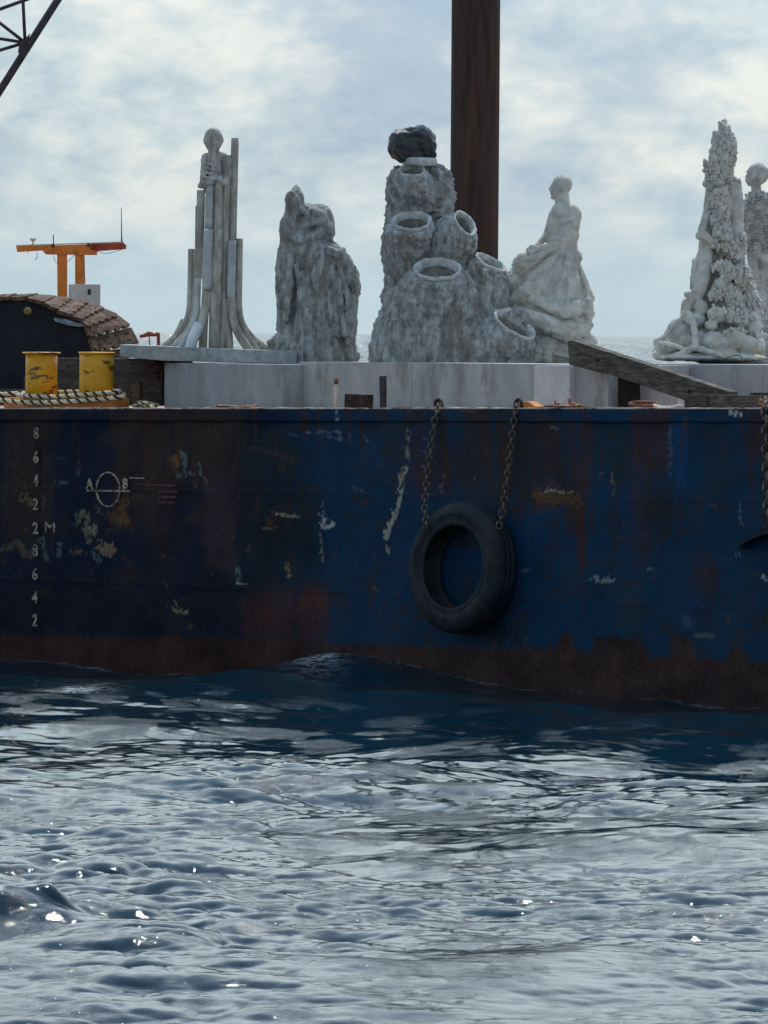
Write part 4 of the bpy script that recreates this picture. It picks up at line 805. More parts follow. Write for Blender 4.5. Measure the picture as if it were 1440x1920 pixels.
# ---------------------------------------------------------------- crawler track of the machine on deck
cr0 = PL(110, 740, 1.6); craw = empty('crawler_crane', cr0, 'rusty brown crawler track over a black machine body at left', 'crawler crane')
LP = [(-60, 562), (-20, 560), (18, 557), (47, 557), (80, 566), (106, 580), (132, 591), (151, 599), (163, 612), (168, 632), (177, 657)]
UQ = [(-50, 553), (-10, 552.5), (30, 552), (70, 551.5), (105, 555), (135, 559), (165, 566), (195, 577), (222, 590), (246, 612), (262, 646)]
DL, DU = PL(110, 600, 1.45).y, PL(110, 600, 1.45).y + 0.55
for i in range(len(LP) - 1):
    a, b, c_, d = LP[i], LP[i + 1], UQ[i + 1], UQ[i]
    f = .06
    def mixp(p, q, t): return (p[0] + (q[0] - p[0]) * t, p[1] + (q[1] - p[1]) * t)
    a2, b2 = mixp(a, b, .03), mixp(a, b, .97); d2, c2 = mixp(d, c_, .03), mixp(d, c_, .97)
    lift = 1.2 + 1.6 * random.random()
    top = [PD(a2[0], a2[1], DL), PD(b2[0], b2[1] - lift, DL - .03), PD(c2[0], c2[1] - lift, DU - .03), PD(d2[0], d2[1], DU)]
    nrm = (top[1] - top[0]).cross(top[3] - top[0]).normalized()
    if nrm.z < 0: nrm = -nrm
    V = top + [p - nrm * .035 for p in top]
    # jagged leading edge tabs
    sh = mesh_py('track_shoe', V, [(0, 1, 2, 3), (4, 5, 6, 7), (0, 1, 5, 4), (1, 2, 6, 5), (2, 3, 7, 6), (3, 0, 4, 7)], TRACK, craw); bevel(sh, .006)
    S = []
    for u in (.16, .38, .60, .82):
        for vv in (.30, .74) if i > 1 else (.5,):
            def bil(u_, v_): p = top[0].lerp(top[3], u_); q = top[1].lerp(top[2], u_); return p.lerp(q, v_) + nrm * .003
            q = [bil(u - .045, vv - .07), bil(u + .045, vv - .07), bil(u + .045, vv + .07), bil(u - .045, vv + .07)]; S.append((q + [p - nrm * .02 for p in q], [(0, 1, 2, 3), (4, 5, 6, 7), (0, 1, 5, 4), (1, 2, 6, 5), (2, 3, 7, 6), (3, 0, 4, 7)]))
    for Vs, Fs in S: mesh_py('slot_shade_box', Vs, Fs, BROWNB, sh)  # dark boxes proud of the shoe stand for the shade inside its slots
    S = []
    for j in range(5):
        u = j / 5 + .04; p = top[1].lerp(top[2], u); q = top[1].lerp(top[2], u + .12); dirn = (top[1] - top[0]).normalized() * .016
        S.append(([p, q, q + dirn, p + dirn] + [x - nrm * .03 for x in (p, q, q + dirn, p + dirn)], [(0, 1, 2, 3), (4, 5, 6, 7), (0, 1, 5, 4), (1, 2, 6, 5), (2, 3, 7, 6), (3, 0, 4, 7)]))
    for Vs, Fs in S: mesh_py('hinge_lug', Vs, Fs, TRACK, sh)
prismD('body', [(-90, 562), (-20, 560), (18, 558), (47, 559), (80, 568), (106, 582), (132, 594), (150, 602), (163, 620), (174, 662), (180, 700), (180, 758), (-90, 758)], DL + .03, .5, DARK, craw, .01)
prismD('track_end', [(180, 657), (262, 652), (240, 668), (238, 700), (182, 700)], DL + .06, .3, TRACK, craw, .01)
lathe('roller', PD(52, 583, DL), Vector((0, -1, 0)), [(6 * km, 0), (7 * km, .02), (7 * km, .04), (3 * km, .045)], mat('dull_brass', (.18, .13, .05), (.3, .22, .1), 9, .6, .2), craw, 16)
prismD('torn_cover', [(100, 596), (122, 598), (140, 604), (158, 609), (150, 613), (128, 610), (104, 603)], DL - .015, .03, mat('grey_blue_plate', (.10, .14, .2), (.28, .32, .38), 9, .7, .3), craw, .002)
rf = empty('rusty_tap', PD(282, 645, 61.0), 'small rust red tap like fitting beyond the left end of the slab', 'fitting')
def tb2(pts, r, name, D=61.0): return tube(name, catmull([tuple(PD(x, y, D)) for x, y in pts], 4), [q * D / F for q in np.interp(np.linspace(0, 1, 4 * (len(pts) - 1) + 1), np.linspace(0, 1, len(r)), r)], REDO, rf, 8)
tb2([(262, 631), (271, 629), (280, 626), (290, 628), (296, 625)], [3, 3.5, 5, 3, 4], 'body'); tb2([(296, 624), (297, 634), (298, 690)], [4, 3.2, 3], 'spout'); tb2([(278, 630), (280, 637), (283, 690)], [1, 1.2, 1.2], 'leg')

# ---------------------------------------------------------------- statues
def plinth_top(px, py, s_front):        # height of a plinth's top at the tangent position of image column px
    p = PL(px, py, s_front); return p.z, T_of(p)
class Statue:
    def __init__(self, name, px0, s_c, front, label, cat='statue', group=None, zfix=None):
        # front = (px, py, s) of two points of the front top edge that carries it
        (xa, ya, s1), (xb, yb, _) = front; A_, B_ = PL(xa, ya, s1), PL(xb, yb, s1); ta, tb_ = T_of(A_), T_of(B_)
        d = ray(px0, 700); tt = ((ORG + IN_ * s_c) - CP).dot(IN_) / d.dot(IN_); P = CP + d * tt; t = T_of(P)
        z = (A_.z + (B_.z - A_.z) * (t - ta) / (tb_ - ta)) if zfix is None else zfix; self.base = Vector((P.x, P.y, z - 0.008)); self.k = P.y / F; self.px0 = px0
        self.pyb = project(self.base)[1]; self.root = empty(name, self.base, label, cat, group); self.prims = []
    def P(self, px, py, w=0): return Vector(((px - self.px0) * self.k, -w * self.k, (self.pyb - py) * self.k))
    def E(self, px, py, w, rx, ry, rw, rot=0): self.prims.append(('E', self.P(px, py, w), rx * self.k, rw * self.k, ry * self.k, rot)); return self
    def C(self, a, ra, b, rb): self.prims.append(('C', self.P(*a), ra * self.k, self.P(*b), rb * self.k)); return self
    def chainC(self, pts):              # [(px,py,w,r), ...]
        for a, b in zip(pts[:-1], pts[1:]): self.C(a[:3], a[3], b[:3], b[3])
        return self
    def build(self, name, m, voxel=0.011, smooth=3, disp=None, parent='root', flat=True):
        bm = bmesh.new()
        for p in self.prims:
            if p[0] == 'E':
                _, c, rx, ry, rz, rot = p; Mx = Matrix.Translation(c) @ Matrix.Rotation(math.radians(rot), 4, 'Y') @ Matrix.Diagonal((rx, ry, rz, 1))
                bmesh.ops.create_icosphere(bm, subdivisions=3 if max(rx, rz) > .05 else 2, radius=1, matrix=Mx)
            else:
                _, a, ra, b, rb = p; d = b - a; ln_ = max(d.length, 1e-4); q = d.to_track_quat('Z', 'Y').to_matrix().to_4x4()
                bmesh.ops.create_cone(bm, cap_ends=True, segments=20, radius1=ra, radius2=rb, depth=ln_, matrix=Matrix.Translation((a + b) / 2) @ q)
                for c, r in ((a, ra), (b, rb)): bmesh.ops.create_icosphere(bm, subdivisions=2, radius=r * .995, matrix=Matrix.Translation(c))
        me = bpy.data.meshes.new('tmp'); bm.to_mesh(me); bm.free(); ob = bpy.data.objects.new('tmp', me); COL.objects.link(ob)
        r = ob.modifiers.new('r', 'REMESH'); r.mode = 'VOXEL'; r.voxel_size = voxel
        if smooth: s = ob.modifiers.new('s', 'SMOOTH'); s.iterations = smooth; s.factor = .5
        dg = bpy.context.evaluated_depsgraph_get(); me2 = bpy.data.meshes.new_from_object(ob.evaluated_get(dg)); COL.objects.unlink(ob); bpy.data.objects.remove(ob)
        n = len(me2.vertices); V = np.empty(n * 3, np.float32); me2.vertices.foreach_get('co', V); V = V.reshape(-1, 3).astype(float)
        if disp:
            Nn = np.array([v for v in me2.vertex_normals.values()] if False else np.empty(0));
            nb = np.empty(n * 3, np.float32); me2.vertex_normals.foreach_get('vector', nb); nb = nb.reshape(-1, 3)
            V = V + nb * disp(V)[:, None]
        if flat: V[:, 2] = np.maximum(V[:, 2], 0.0)
        me2.vertices.foreach_set('co', V.astype(np.float32).ravel()); me2.update(); me2.shade_smooth(); me2.name = name; me2.materials.clear()
        self.prims = []; self.ntri = n * 2
        return link(name, me2, m, self.root)
def bark(amp, f=9.0, an=0.35, base=0.0, pit=.7):
    def fn(V):
        Q = V * np.array([f, f, f * an]); Q = Q + 0.25 * np.stack([fbm(V * 7, 2), fbm(V * 7 + 5, 2), 0 * V[:, 0]], 1)
        return amp * (0.55 * ridge(Q, 3, .6) - 0.3) + amp * pit * fbm(V * 26, 3, .6) + base * fbm(V * 4, 2)
    return fn
def lumpy(amp, f=14, base=0.0):
    return lambda V: amp * fbm(V * f, 4, .6) + base * fbm(V * 4.5 + 2.2, 2)
def head_profile(S, x, y, sz, face=-1, w=0, tilt=0):      # sz = head height in px; face -1 = looks left
    s = sz / 46.0; f = face
    S.E(x + 3 * s * -f, y - 5 * s, w, 18 * s, 17.5 * s, 14.5 * s).E(x + 6 * s * f, y + 5 * s, w, 12.5 * s, 17 * s, 11 * s)
    S.E(x + 13 * s * f, y - 5 * s, w, 4 * s, 3 * s, 8.5 * s).E(x + 18.2 * s * f, y + 1.5 * s, w, 2.6 * s, 4.6 * s, 2.6 * s, -18 * f).E(x + 18.8 * s * f, y + 4 * s, w, 2.6 * s, 2.0 * s, 3.2 * s)
    S.E(x + 15.5 * s * f, y + 9.5 * s, w, 3.4 * s, 1.5 * s, 5 * s).E(x + 15.2 * s * f, y + 12.4 * s, w, 3.3 * s, 1.6 * s, 4.6 * s).E(x + 12.5 * s * f, y + 18.5 * s, w, 5 * s, 4 * s, 5.5 * s)
    S.E(x + 9 * s * f, y + 5 * s, w + 8.2 * s, 4.5 * s, 4 * s, 3 * s)
    S.E(x - 3.5 * s * f, y + 3 * s, w + 13.5 * s, 3.4 * s, 5.6 * s, 2.2 * s, 12 * f).E(x - 3.5 * s * f, y + 3 * s, w - 13.5 * s, 3.4 * s, 5.6 * s, 2.2 * s)
    S.C((x - 3 * s * f, y + 10 * s, w), 11.5 * s, (x - 5 * s * f, y + 31 * s, w - 1), 13 * s)

FA = ((308, 680, .62), (530, 683.5, .62)); FB = ((562, 678.6, .87), (1010, 683, .87)); FD = ((1170, 682, 1.5), (1560, 686, 1.5))

# 1. figure among standing pipes, on its slab
SL = prismD('concrete_slab', [(225, 646), (556, 659), (556, 683), (308, 676.5), (225, 669)], 59.3, 1.35, CONC_G, bev=0.012); tag(SL, 'thin grey concrete slab overhanging the plinth under the pipe statue', 'slab')
S1 = Statue('statue', 397, 1.35, ((225, 646, .78), (556, 659, .78)), 'tall thin statue of a figure behind a cluster of standing pipes that flare outwards', zfix=PD(397, 652.75, 59.3).z)
def pipe(pts, r, m=PIPEM, w0=0, name='pipe', seg=16):
    path = catmull([tuple(S1.base + S1.P(x, y, w)) for x, y, w in pts], 6); o = tube(name, path, r * S1.k, m, S1.root, seg)
    o.data.polygons[-1].use_smooth = False; o.data.polygons[-2].use_smooth = False; return o
yb1 = S1.pyb + 1.5
pipe([(437.5, 259, 0), (436, 350, 0), (434.5, 450, 0), (434, 560, 0), (441, 606, 0), (459, 636, 2), (479, yb1 + 3, 4)], 7.2)
pipe([(433.5, 451, 13), (433, 500, 13), (432, 560, 13)], 8, PIPEL)
pipe([(432, 560, 13), (437, 600, 14), (450, 630, 17), (470, yb1 + 4, 20)], 8.2)
pipe([(447, 447, -2), (446.5, 520, -2), (447, 580, -2), (456, 612, -2), (480, 640, -2), (510, yb1 + 3, -2)], 6.8)
pipe([(357, 467, -2), (356.5, 520, -2), (355, 575, -2), (348, 604, -2), (328, 632, -2), (302, yb1, -2)], 6.2)
pipe([(366, 470, 4), (365, 560, 4), (359, 600, 4), (345, 628, 6), (318, yb1, 8)], 5.8)
pipe([(368.5, 386, -8), (368, 450, -8), (367, 540, -8), (364, 640, -8), (364, yb1, -8)], 4.5)
pipe([(374.5, 357, 5), (374, 430, 5), (372, 500, 5), (370, 523, 5)], 7.6)
pipe([(370, 522, 8), (369, 560, 8), (367, 590, 10), (355, 622, 14), (334, yb1 + 1, 18)], 6.4, PIPEL)
pipe([(391, 345, 12), (390, 430, 12)], 7.5, PIPEL); pipe([(389, 431, 16), (388, 500, 16), (387, 543, 16)], 9.2, PIPEL)
pipe([(387, 543, 12), (384, 580, 13), (375, 612, 16), (362, 640, 20), (356, yb1 + 1, 22)], 8.6)
pipe([(374, 608, 20), (362, 634, 25), (355, yb1 + 2, 28)], 10.0, PIPEW, name='pale_pipe_sleeve')
pipe([(407.5, 330, 10), (406, 440, 10), (402, 520, 10), (400, 600, 10), (399, yb1, 10)], 8.4)
pipe([(422.5, 291, 4), (421, 400, 4), (418, 520, 4), (416, 600, 4), (415, yb1 + 1, 4)], 8)
pipe([(411, 430, 14), (409, 520, 14), (407, 600, 14), (406, yb1, 14)], 6)
pipe([(386, 560, 2), (382, 600, 2), (380, yb1, 2)], 8); pipe([(424, 560, 3), (426, 600, 3), (430, yb1 + 1, 3)], 8); pipe([(446, 590, 5), (462, 628, 5), (486, yb1 + 2, 5)], 6)
pipe([(450, 600, -20), (468, 640, -20), (490, yb1, -20)], 6); pipe([(344, 600, -18), (326, 635, -18), (312, yb1, -18)], 6)
pipe([(395, 243.5, 12), (395.5, 300, 13), (396, 345, 12)], 7.8)
S1.E(397, 262, 0, 18, 23, 18).E(397, 272, 3, 13.5, 17, 15).E(380.5, 264, -1, 2.5, 6, 4).E(414, 264, -1, 2.5, 6, 4).C((397, 280, -2), 9, (398, 295, -3), 10)
S1.chainC([(384, 298, -3, 9), (398, 294, -4, 11), (414, 294, -4, 9), (424, 300, -4, 8)]).C((398, 300, -5), 17, (398, 420, -8), 15).E(398, 330, -6, 25, 40, 14)
S1.chainC([(383, 296, 0, 9), (381, 330, 4, 8.5), (379, 347, 10, 7), (392, 343, 22, 5.5)]).chainC([(426, 300, 0, 9), (424, 330, 2, 8), (418, 345, 12, 6), (404, 335, 20, 5)])
for i in range(4): S1.chainC([(381, 308 + i * 8.5, 14, 3.0), (389, 309 + i * 8.4, 21, 2.8), (398, 311 + i * 8, 22, 2.6), (404, 315 + i * 7, 18, 2.4)])
S1.chainC([(378, 350, 8, 5.5), (385, 344, 18, 5), (397, 338, 24, 3.6)]).C((374, 349, 6), 6, (380, 343, 4), 6)
S1.build('figure', STONE, 0.009, 2, lumpy(.004, 18), flat=False)

# 2. hooded crouching figure of draped stone
S2 = Statue('statue', 595, 1.75, FB, 'hooded stone figure wrapped in rough drapery, second statue from the left')
S2.chainC([(553, 348, 0, 2.5), (553, 357, 0, 9), (552, 370, 2, 16), (551, 388, 2, 18), (552, 402, 2, 20)]).E(545, 378, 10, 13, 20, 13).E(537, 384, 12, 4, 8, 6)
S2.chainC([(546, 362, 16, 3.5), (556, 376, 21, 4), (566, 396, 25, 5), (576, 408, 25, 5)]).chainC([(540, 374, 19, 2.5), (545, 392, 23, 3.5), (552, 408, 23, 4)]).C((562, 398, 0), 17, (600, 404, 0), 21).C((604, 410, 0), 20, (604, 440, 2), 21)
S2.C((548, 412, 0), 21, (553, 470, 0), 32).E(543, 432, 6, 21, 38, 24).E(590, 412, 0, 28, 22, 24).E(604, 430, 4, 21, 26, 24).C((592, 412, 0), 20, (560, 430, 6), 22)
S2.chainC([(612, 425, 14, 10), (597, 440, 24, 11), (575, 450, 28, 10), (560, 446, 24, 9)]).E(578, 470, 12, 38, 30, 26)
S2.E(630, 505, 6, 32, 36, 34).E(645, 530, 4, 26, 44, 30).E(616, 500, 22, 26, 30, 24).chainC([(622, 460, 2, 8), (634, 468, 2, 5)]).E(641, 480, 0, 8, 14, 10, -30)
S2.C((548, 470, 0), 30, (556, 620, 0), 36).C((600, 500, 4), 48, (606, 640, 0), 52).C((640, 540, 0), 32, (635, 660, 0), 28).E(540, 560, 4, 20, 60, 26).C((590, 620, 10), 54, (592, 690, 6), 66)
S2.E(640, 655, 6, 26, 40, 30).E(528, 658, 12, 26, 20, 24).chainC([(548, 630, 18, 22), (518, 640, 22, 11), (507, 645, 24, 6)]).E(560, 672, 20, 50, 24, 36).E(662, 668, 10, 10, 14, 12)
for i in range(9): x = 560 + i * 11; S2.chainC([(x - 4, 500 + (i % 3) * 12, 48, 4), (x + 4, 560 + (i % 4) * 9, 56, 5), (x + 2 + i, 625, 58, 5)])
for x, y, x2, y2 in [(580, 515, 560, 600), (605, 480, 628, 560), (628, 480, 650, 560), (640, 470, 664, 545), (655, 560, 652, 640), (545, 480, 535, 600), (590, 500, 610, 560)]: S2.chainC([(x, y, 38, 6), ((x + x2) / 2 + 3, (y + y2) / 2, 44, 7), (x2, y2, 42, 6)])
S2.chainC([(584, 396, 22, 6), (602, 402, 22, 7), (612, 425, 20, 7)]).chainC([(575, 424, 26, 6), (598, 416, 26, 7), (614, 424, 20, 6)]).chainC([(532, 412, 20, 6), (540, 440, 30, 7), (560, 455, 36, 6)]).chainC([(590, 470, 34, 6), (615, 462, 34, 7), (632, 468, 24, 5)])
S2.chainC([(610, 470, 44, 9), (636, 478, 40, 10), (655, 500, 30, 9), (665, 540, 22, 9)]).chainC([(600, 480, 48, 8), (592, 520, 54, 9), (600, 570, 52, 7)]).chainC([(526, 470, 14, 7), (524, 530, 16, 8), (528, 590, 18, 8)])
S2.build('draped_figure', STONE_D, 0.0095, 2, lambda V: bark(.024, 13, .18, .008, .4)(V) * np.clip(1.35 - V[:, 2] * .85, .28, 1))

# 3. stacked sponge pots with a covered head
S3 = Statue('statue', 830, 1.85, FB, 'tall stack of rough stone sponge pots topped by a head under a black cover')
def pot(rings, rim_r, m, seed=0, amp=0.022, cav=True, nseg=150):
    """rings: (px,py,w, ra, rb, axis(x,y,w)) from the rim outwards and down; ra across, rb in depth"""
    ctr = catmull([r[:3] for r in rings], 10); rad = catmull([(r[3], r[4], 0) for r in rings], 10); ax = catmull([r[5] for r in rings], 10)
    k = S3.k
    def ring(c, ra, rb, a, n=nseg):
        a = Vector((a[0], -a[2], a[1])).normalized(); x = Vector((1, 0, 0)); x = (x - a * x.dot(a)).normalized(); y = a.cross(x); P = S3.P(*c)
        return [P + x * (ra * k * math.cos(2 * math.pi * j / n)) + y * (rb * k * math.sin(2 * math.pi * j / n)) for j in range(n)]
    R = [ring(c, r[0], r[1], a) for c, r, a in zip(ctr, rad, ax)]; V = np.array([v for q in R for v in q]); n = len(R)
    cen = np.repeat(np.array([S3.P(*c) for c in ctr]), nseg, 0); nn = V - cen; nn /= np.linalg.norm(nn, axis=1)[:, None] + 1e-9
    far = np.clip(np.repeat(np.arange(n), nseg) / 7.0 - .1, 0, 1); D_ = bark(amp * 1.25, 15, .13, .012, .4)(V + seed * 3.1) * far + 0.003 * fbm(V * 30, 2)
    V = V + nn * D_[:, None]; V[:, 2] = np.maximum(V[:, 2], 0)
    Q = [(i * nseg + j, i * nseg + (j + 1) % nseg, (i + 1) * nseg + (j + 1) % nseg, (i + 1) * nseg + j) for i in range(n - 1) for j in range(nseg)]
    o = mesh_np('pot', V, np.array(Q), m, S3.root)
    # cavity and rim
    c0, (ra, rb, _), a0 = rings[0][:3], (rings[0][3], rings[0][4], 0), rings[0][5]; al = Vector(a0).normalized()
    def P_(d, f): return ring((c0[0] + al.x * d, c0[1] - al.y * d, c0[2] + al.z * d), ra * f, rb * f, a0, 64)
    IR = [P_(d, f) for d, f in [(0, 1.01), (rim_r * 1.2, 1.02), (rim_r * 1.35, .95), (rim_r * .7, .875), (-rim_r, .83), (-rim_r * 1.8, .82)]]
    VI = np.array([v for q in IR for v in q]); VI = VI + 0.008 * np.stack([fbm(VI * 11, 3), fbm(VI * 11 + 4, 3), fbm(VI * 11 + 8, 3)], 1)
    qs = lambda n_: np.array([(i * 64 + j, i * 64 + (j + 1) % 64, (i + 1) * 64 + (j + 1) % 64, (i + 1) * 64 + j) for i in range(n_ - 1) for j in range(64)])
    mesh_np('rim', VI, qs(len(IR)), RIMW, o)
    IC = [P_(d, f) for d, f in [(-rim_r * 1.7, .825), (-rim_r * 2.6, .86), (-ra * .7, 1.0), (-ra * 1.3, .95), (-ra * 1.7, .5), (-ra * 1.75, .01)]]
    VC = np.array([v for q in IC for v in q]); VC = VC + 0.009 * np.stack([fbm(VC * 9, 3), fbm(VC * 9 + 4, 3), fbm(VC * 9 + 8, 3)], 1)
    mesh_np('cavity', VC, qs(len(IC)), STONE, o); return o
yb3 = S3.pyb
pot([(818, 508, 72, 44, 45, (0, 1, .5)), (818, 518, 70, 55, 52, (0, 1, .42)), (816, 545, 52, 76, 66, (0, 1, .3)), (812, 590, 22, 98, 86, (0, 1, .1)), (812, 635, 10, 113, 98, (0, 1, 0)), (814, yb3 + 2, 4, 119, 102, (0, 1, 0))], 5.0, STONE_D, 1, .034)
pot([(770, 418, 18, 36, 37, (-.05, 1, .55)), (770, 425, 16, 45, 43, (0, 1, .5)), (768, 445, 2, 51, 44, (0, 1, .3)), (766, 480, -12, 51, 44, (0, 1, .1)), (770, 520, -18, 46, 40, (0, 1, 0)), (780, 560, -20, 50, 40, (0, 1, 0))], 4.4, STONE_D, 2, .026)
pot([(769, 321, -22, 24, 24, (-.05, 1, .58)), (768, 328, -23, 32, 30, (0, 1, .5)), (768, 345, -34, 44, 38, (0, 1, .3)), (770, 372, -44, 47, 40, (0, 1, .1)), (774, 402, -50, 38, 36, (0, 1, 0)), (780, 436, -54, 34, 32, (0, 1, 0))], 3.8, STONE_D, 3, .022)
pot([(868, 421, 22, 26, 30, (.62, .62, .48)), (862, 428, 20, 34, 36, (.55, .7, .4)), (852, 442, 12, 42, 40, (.42, .8, .3)), (842, 464, 2, 45, 42, (.2, 1, .1)), (838, 495, -8, 44, 40, (0, 1, 0)), (840, 530, -12, 50, 40, (0, 1, 0))], 3.8, STONE_D, 4, .024)
pot([(918, 494, 2, 32, 30, (.45, .85, .30)), (914, 501, 2, 39, 35, (.40, .9, .25)), (906, 520, 0, 43, 38, (.25, 1, .1)), (902, 560, -2, 52, 44, (.1, 1, 0)), (900, 620, -4, 64, 52, (0, 1, 0)), (902, yb3 + 2, -4, 68, 56, (0, 1, 0))], 3.8, STONE_D, 5, .026)
pot([(961, 610, 66, 44, 38, (.50, .76, .42)), (951, 621, 62, 54, 48, (.44, .80, .34)), (932, 640, 48, 68, 60, (.3, .9, .2)), (920, 660, 34, 80, 70, (.1, 1, .1)), (918, yb3 + 2, 28, 84, 74, (0, 1, 0))], 4.8, STONE_D, 6, .024)
# body of the figure behind the pots
S3.E(748, 345, -58, 24, 32, 22).E(790, 350, -64, 52, 46, 22).E(822, 345, -56, 24, 36, 22).E(832, 368, -44, 19, 26, 20).E(812, 400, -50, 34, 40, 26).E(806, 318, -60, 26, 14, 20)
S3.E(780, 440, -56, 58, 70, 30).E(745, 430, -48, 24, 74, 26).E(745, 500, -34, 22, 60, 24).E(800, 530, -40, 76, 80, 44).E(740, 560, -20, 24, 50, 40).E(850, 540, -30, 56, 60, 36).E(850, 620, -30, 96, 70, 56)
S3.chainC([(800, 470, 0, 12), (806, 500, 8, 10)]).E(985, 655, 30, 18, 24, 20).chainC([(930, 590, 30, 12), (968, 586, 30, 8), (990, 608, 34, 7), (1000, 640, 40, 8)]).E(810, 372, -26, 26, 30, 20).E(826, 392, -30, 18, 20, 20)
S3.build('body', STONE_D, 0.0115, 2, bark(.028, 11, .42, .014))
S3.E(760, 274, -50, 36, 29, 30, 8).E(782, 262, -50, 30, 26, 26).E(795, 276, -48, 19, 22, 22).E(750, 268, -46, 26, 24, 24, -30).E(775, 290, -50, 30, 12, 24)
for a in [[(758, 254, -28, 4), (778, 250, -26, 4), (800, 260, -30, 4), (808, 274, -38, 4)], [(742, 256, -34, 4), (765, 243, -42, 4), (790, 246, -38, 4)], [(800, 255, -30, 3), (806, 280, -32, 4), (812, 292, -40, 3)], [(735, 262, -32, 3), (738, 282, -28, 4), (752, 296, -30, 3)]]: S3.chainC(a)
def foldy(V): return .012 * fbm(V * 9, 3) + .012 * ridge(V * 6 + 3, 2)
S3.build('black_cover', BAG, 0.0085, 2, foldy, flat=False)
lathe('collar_band', S3.base + S3.P(783, 302, -50), (UP_ + Vector((.03, -.08, 0))), [(30 * S3.k, -7 * S3.k), (33.5 * S3.k, -5 * S3.k), (33.8 * S3.k, 3 * S3.k), (32 * S3.k, 7 * S3.k), (26 * S3.k, 9 * S3.k)], RIMW, S3.root, 40)

# 4. seated man above breaking wave drapery
S4 = Statue('statue', 1030, 2.6, ((562, 678.6, .87), (1010, 683, .87)), 'seated stone man looking left above wide rippling skirt like rock')
head_profile(S4, 1048, 351, 49, -1, 0)
S4.E(1052, 455, 2, 29, 26, 25).E(1050, 430, 4, 27, 30, 22).E(1024, 478, 8, 34, 14, 22).E(1058, 480, -2, 28, 22, 26).E(1056, 400, 0, 27, 18, 20).C((1050, 372, 0), 13, (1055, 392, 0), 16)
S4.chainC([(1053, 384, -2, 11), (1068, 390, -10, 10), (1078, 396, -12, 8)]).chainC([(1053, 384, 2, 11), (1046, 392, 12, 11), (1042, 402, 16, 10)])
S4.C((1054, 392, 0), 19, (1052, 430, 0), 21).C((1052, 430, 0), 21, (1050, 470, 0), 23).E(1042, 402, 6, 13, 20, 15).E(1066, 405, -4, 17, 24, 17).E(1046, 425, 8, 18, 20, 15)
S4.chainC([(1072, 395, 12, 12), (1073, 425, 15, 10.5), (1068, 448, 18, 8.5), (1040, 458, 24, 6.8), (1010, 466, 26, 5.6), (1003, 467, 26, 4.8)])
S4.chainC([(1036, 402, -8, 10), (1028, 430, -8, 8.5), (1022, 443, -4, 7.5), (1008, 458, 6, 6), (999, 464, 14, 5)])
S4.E(997, 467, 22, 8, 6, 7).chainC([(997, 464, 18, 3.2), (988, 466, 20, 2.8), (985, 470, 22, 2.6)]).chainC([(997, 467, 25, 3), (989, 471, 27, 2.6), (987, 474, 26, 2.4)]).chainC([(999, 470, 28, 3), (993, 475, 28, 2.6)]).chainC([(1000, 463, 28, 2.8), (994, 461, 29, 2.4), (990, 463, 28, 2.2)])
S4.E(1068, 420, 4, 17, 34, 17).E(1078, 405, 4, 10, 18, 14).E(1040, 420, 10, 14, 26, 15).E(1048, 455, 10, 22, 22, 20).E(1077, 440, 6, 7, 14, 10)
S4.E(1079, 402, 4, 8, 12, 14).chainC([(1060, 412, 22, 2.4), (1075, 410, 22, 3), (1084, 404, 10, 3)]).chainC([(1060, 424, 22, 2.4), (1074, 424, 24, 3), (1084, 420, 10, 2.5)]).chainC([(1035, 415, 20, 2.6), (1050, 420, 26, 2.6), (1068, 412, 26, 2.4)]).chainC([(1030, 425, 16, 2.4), (1050, 440, 26, 2.6), (1072, 440, 24, 2.6)])
S4.E(1054, 485, -2, 25, 36, 24).chainC([(1060, 455, -4, 19), (1070, 495, -6, 21), (1082, 530, -8, 22), (1086, 565, -8, 22)])
S4.chainC([(1040, 468, 12, 15), (1010, 484, 14, 15), (980, 508, 10, 15), (960, 534, 4, 15), (950, 560, 0, 15)]).C((1045, 480, 4), 26, (1000, 560, 4), 44).C((1056, 490, 4), 24, (1050, 570, 4), 46).E(985, 560, 0, 42, 40, 34).E(1062, 565, 0, 44, 34, 38)
S4.E(970, 535, 0, 28, 34, 24).E(984, 505, 2, 22, 26, 20).C((985, 590, 2), 40, (1060, 610, 6), 44).E(975, 620, 0, 30, 60, 34).E(1015, 655, 6, 62, 34, 46).E(1060, 655, 8, 52, 34, 42).E(1098, 645, 6, 18, 20, 20)
# hem of the skirt: a soft overhanging edge, then a second lower one, with rounded bosses along both
S4.chainC([(944, 570, 4, 9), (972, 562, 22, 12), (1004, 564, 38, 12), (1034, 574, 46, 13), (1064, 580, 46, 13), (1088, 574, 34, 12)]).chainC([(948, 590, 14, 8), (980, 588, 36, 11), (1012, 602, 50, 13), (1042, 616, 54, 13), (1072, 620, 48, 12), (1094, 616, 34, 10)])
for x, y, w_, r in [(1056, 578, 52, 12), (1076, 579, 48, 12.5), (1097, 573, 34, 12), (1101, 585, 24, 9), (1044, 621, 62, 13.5), (1062, 626, 58, 10), (1024, 608, 58, 9), (1078, 622, 50, 10), (1004, 664, 56, 11), (1024, 668, 52, 10)]: S4.E(x, y, w_, r * .9, r * 1.2, r * .8)
S4.chainC([(1104, 588, 16, 6), (1103, 600, 18, 4), (1107, 606, 18, 3)]).chainC([(1035, 468, 28, 5), (1015, 477, 28, 5), (992, 484, 24, 5)])
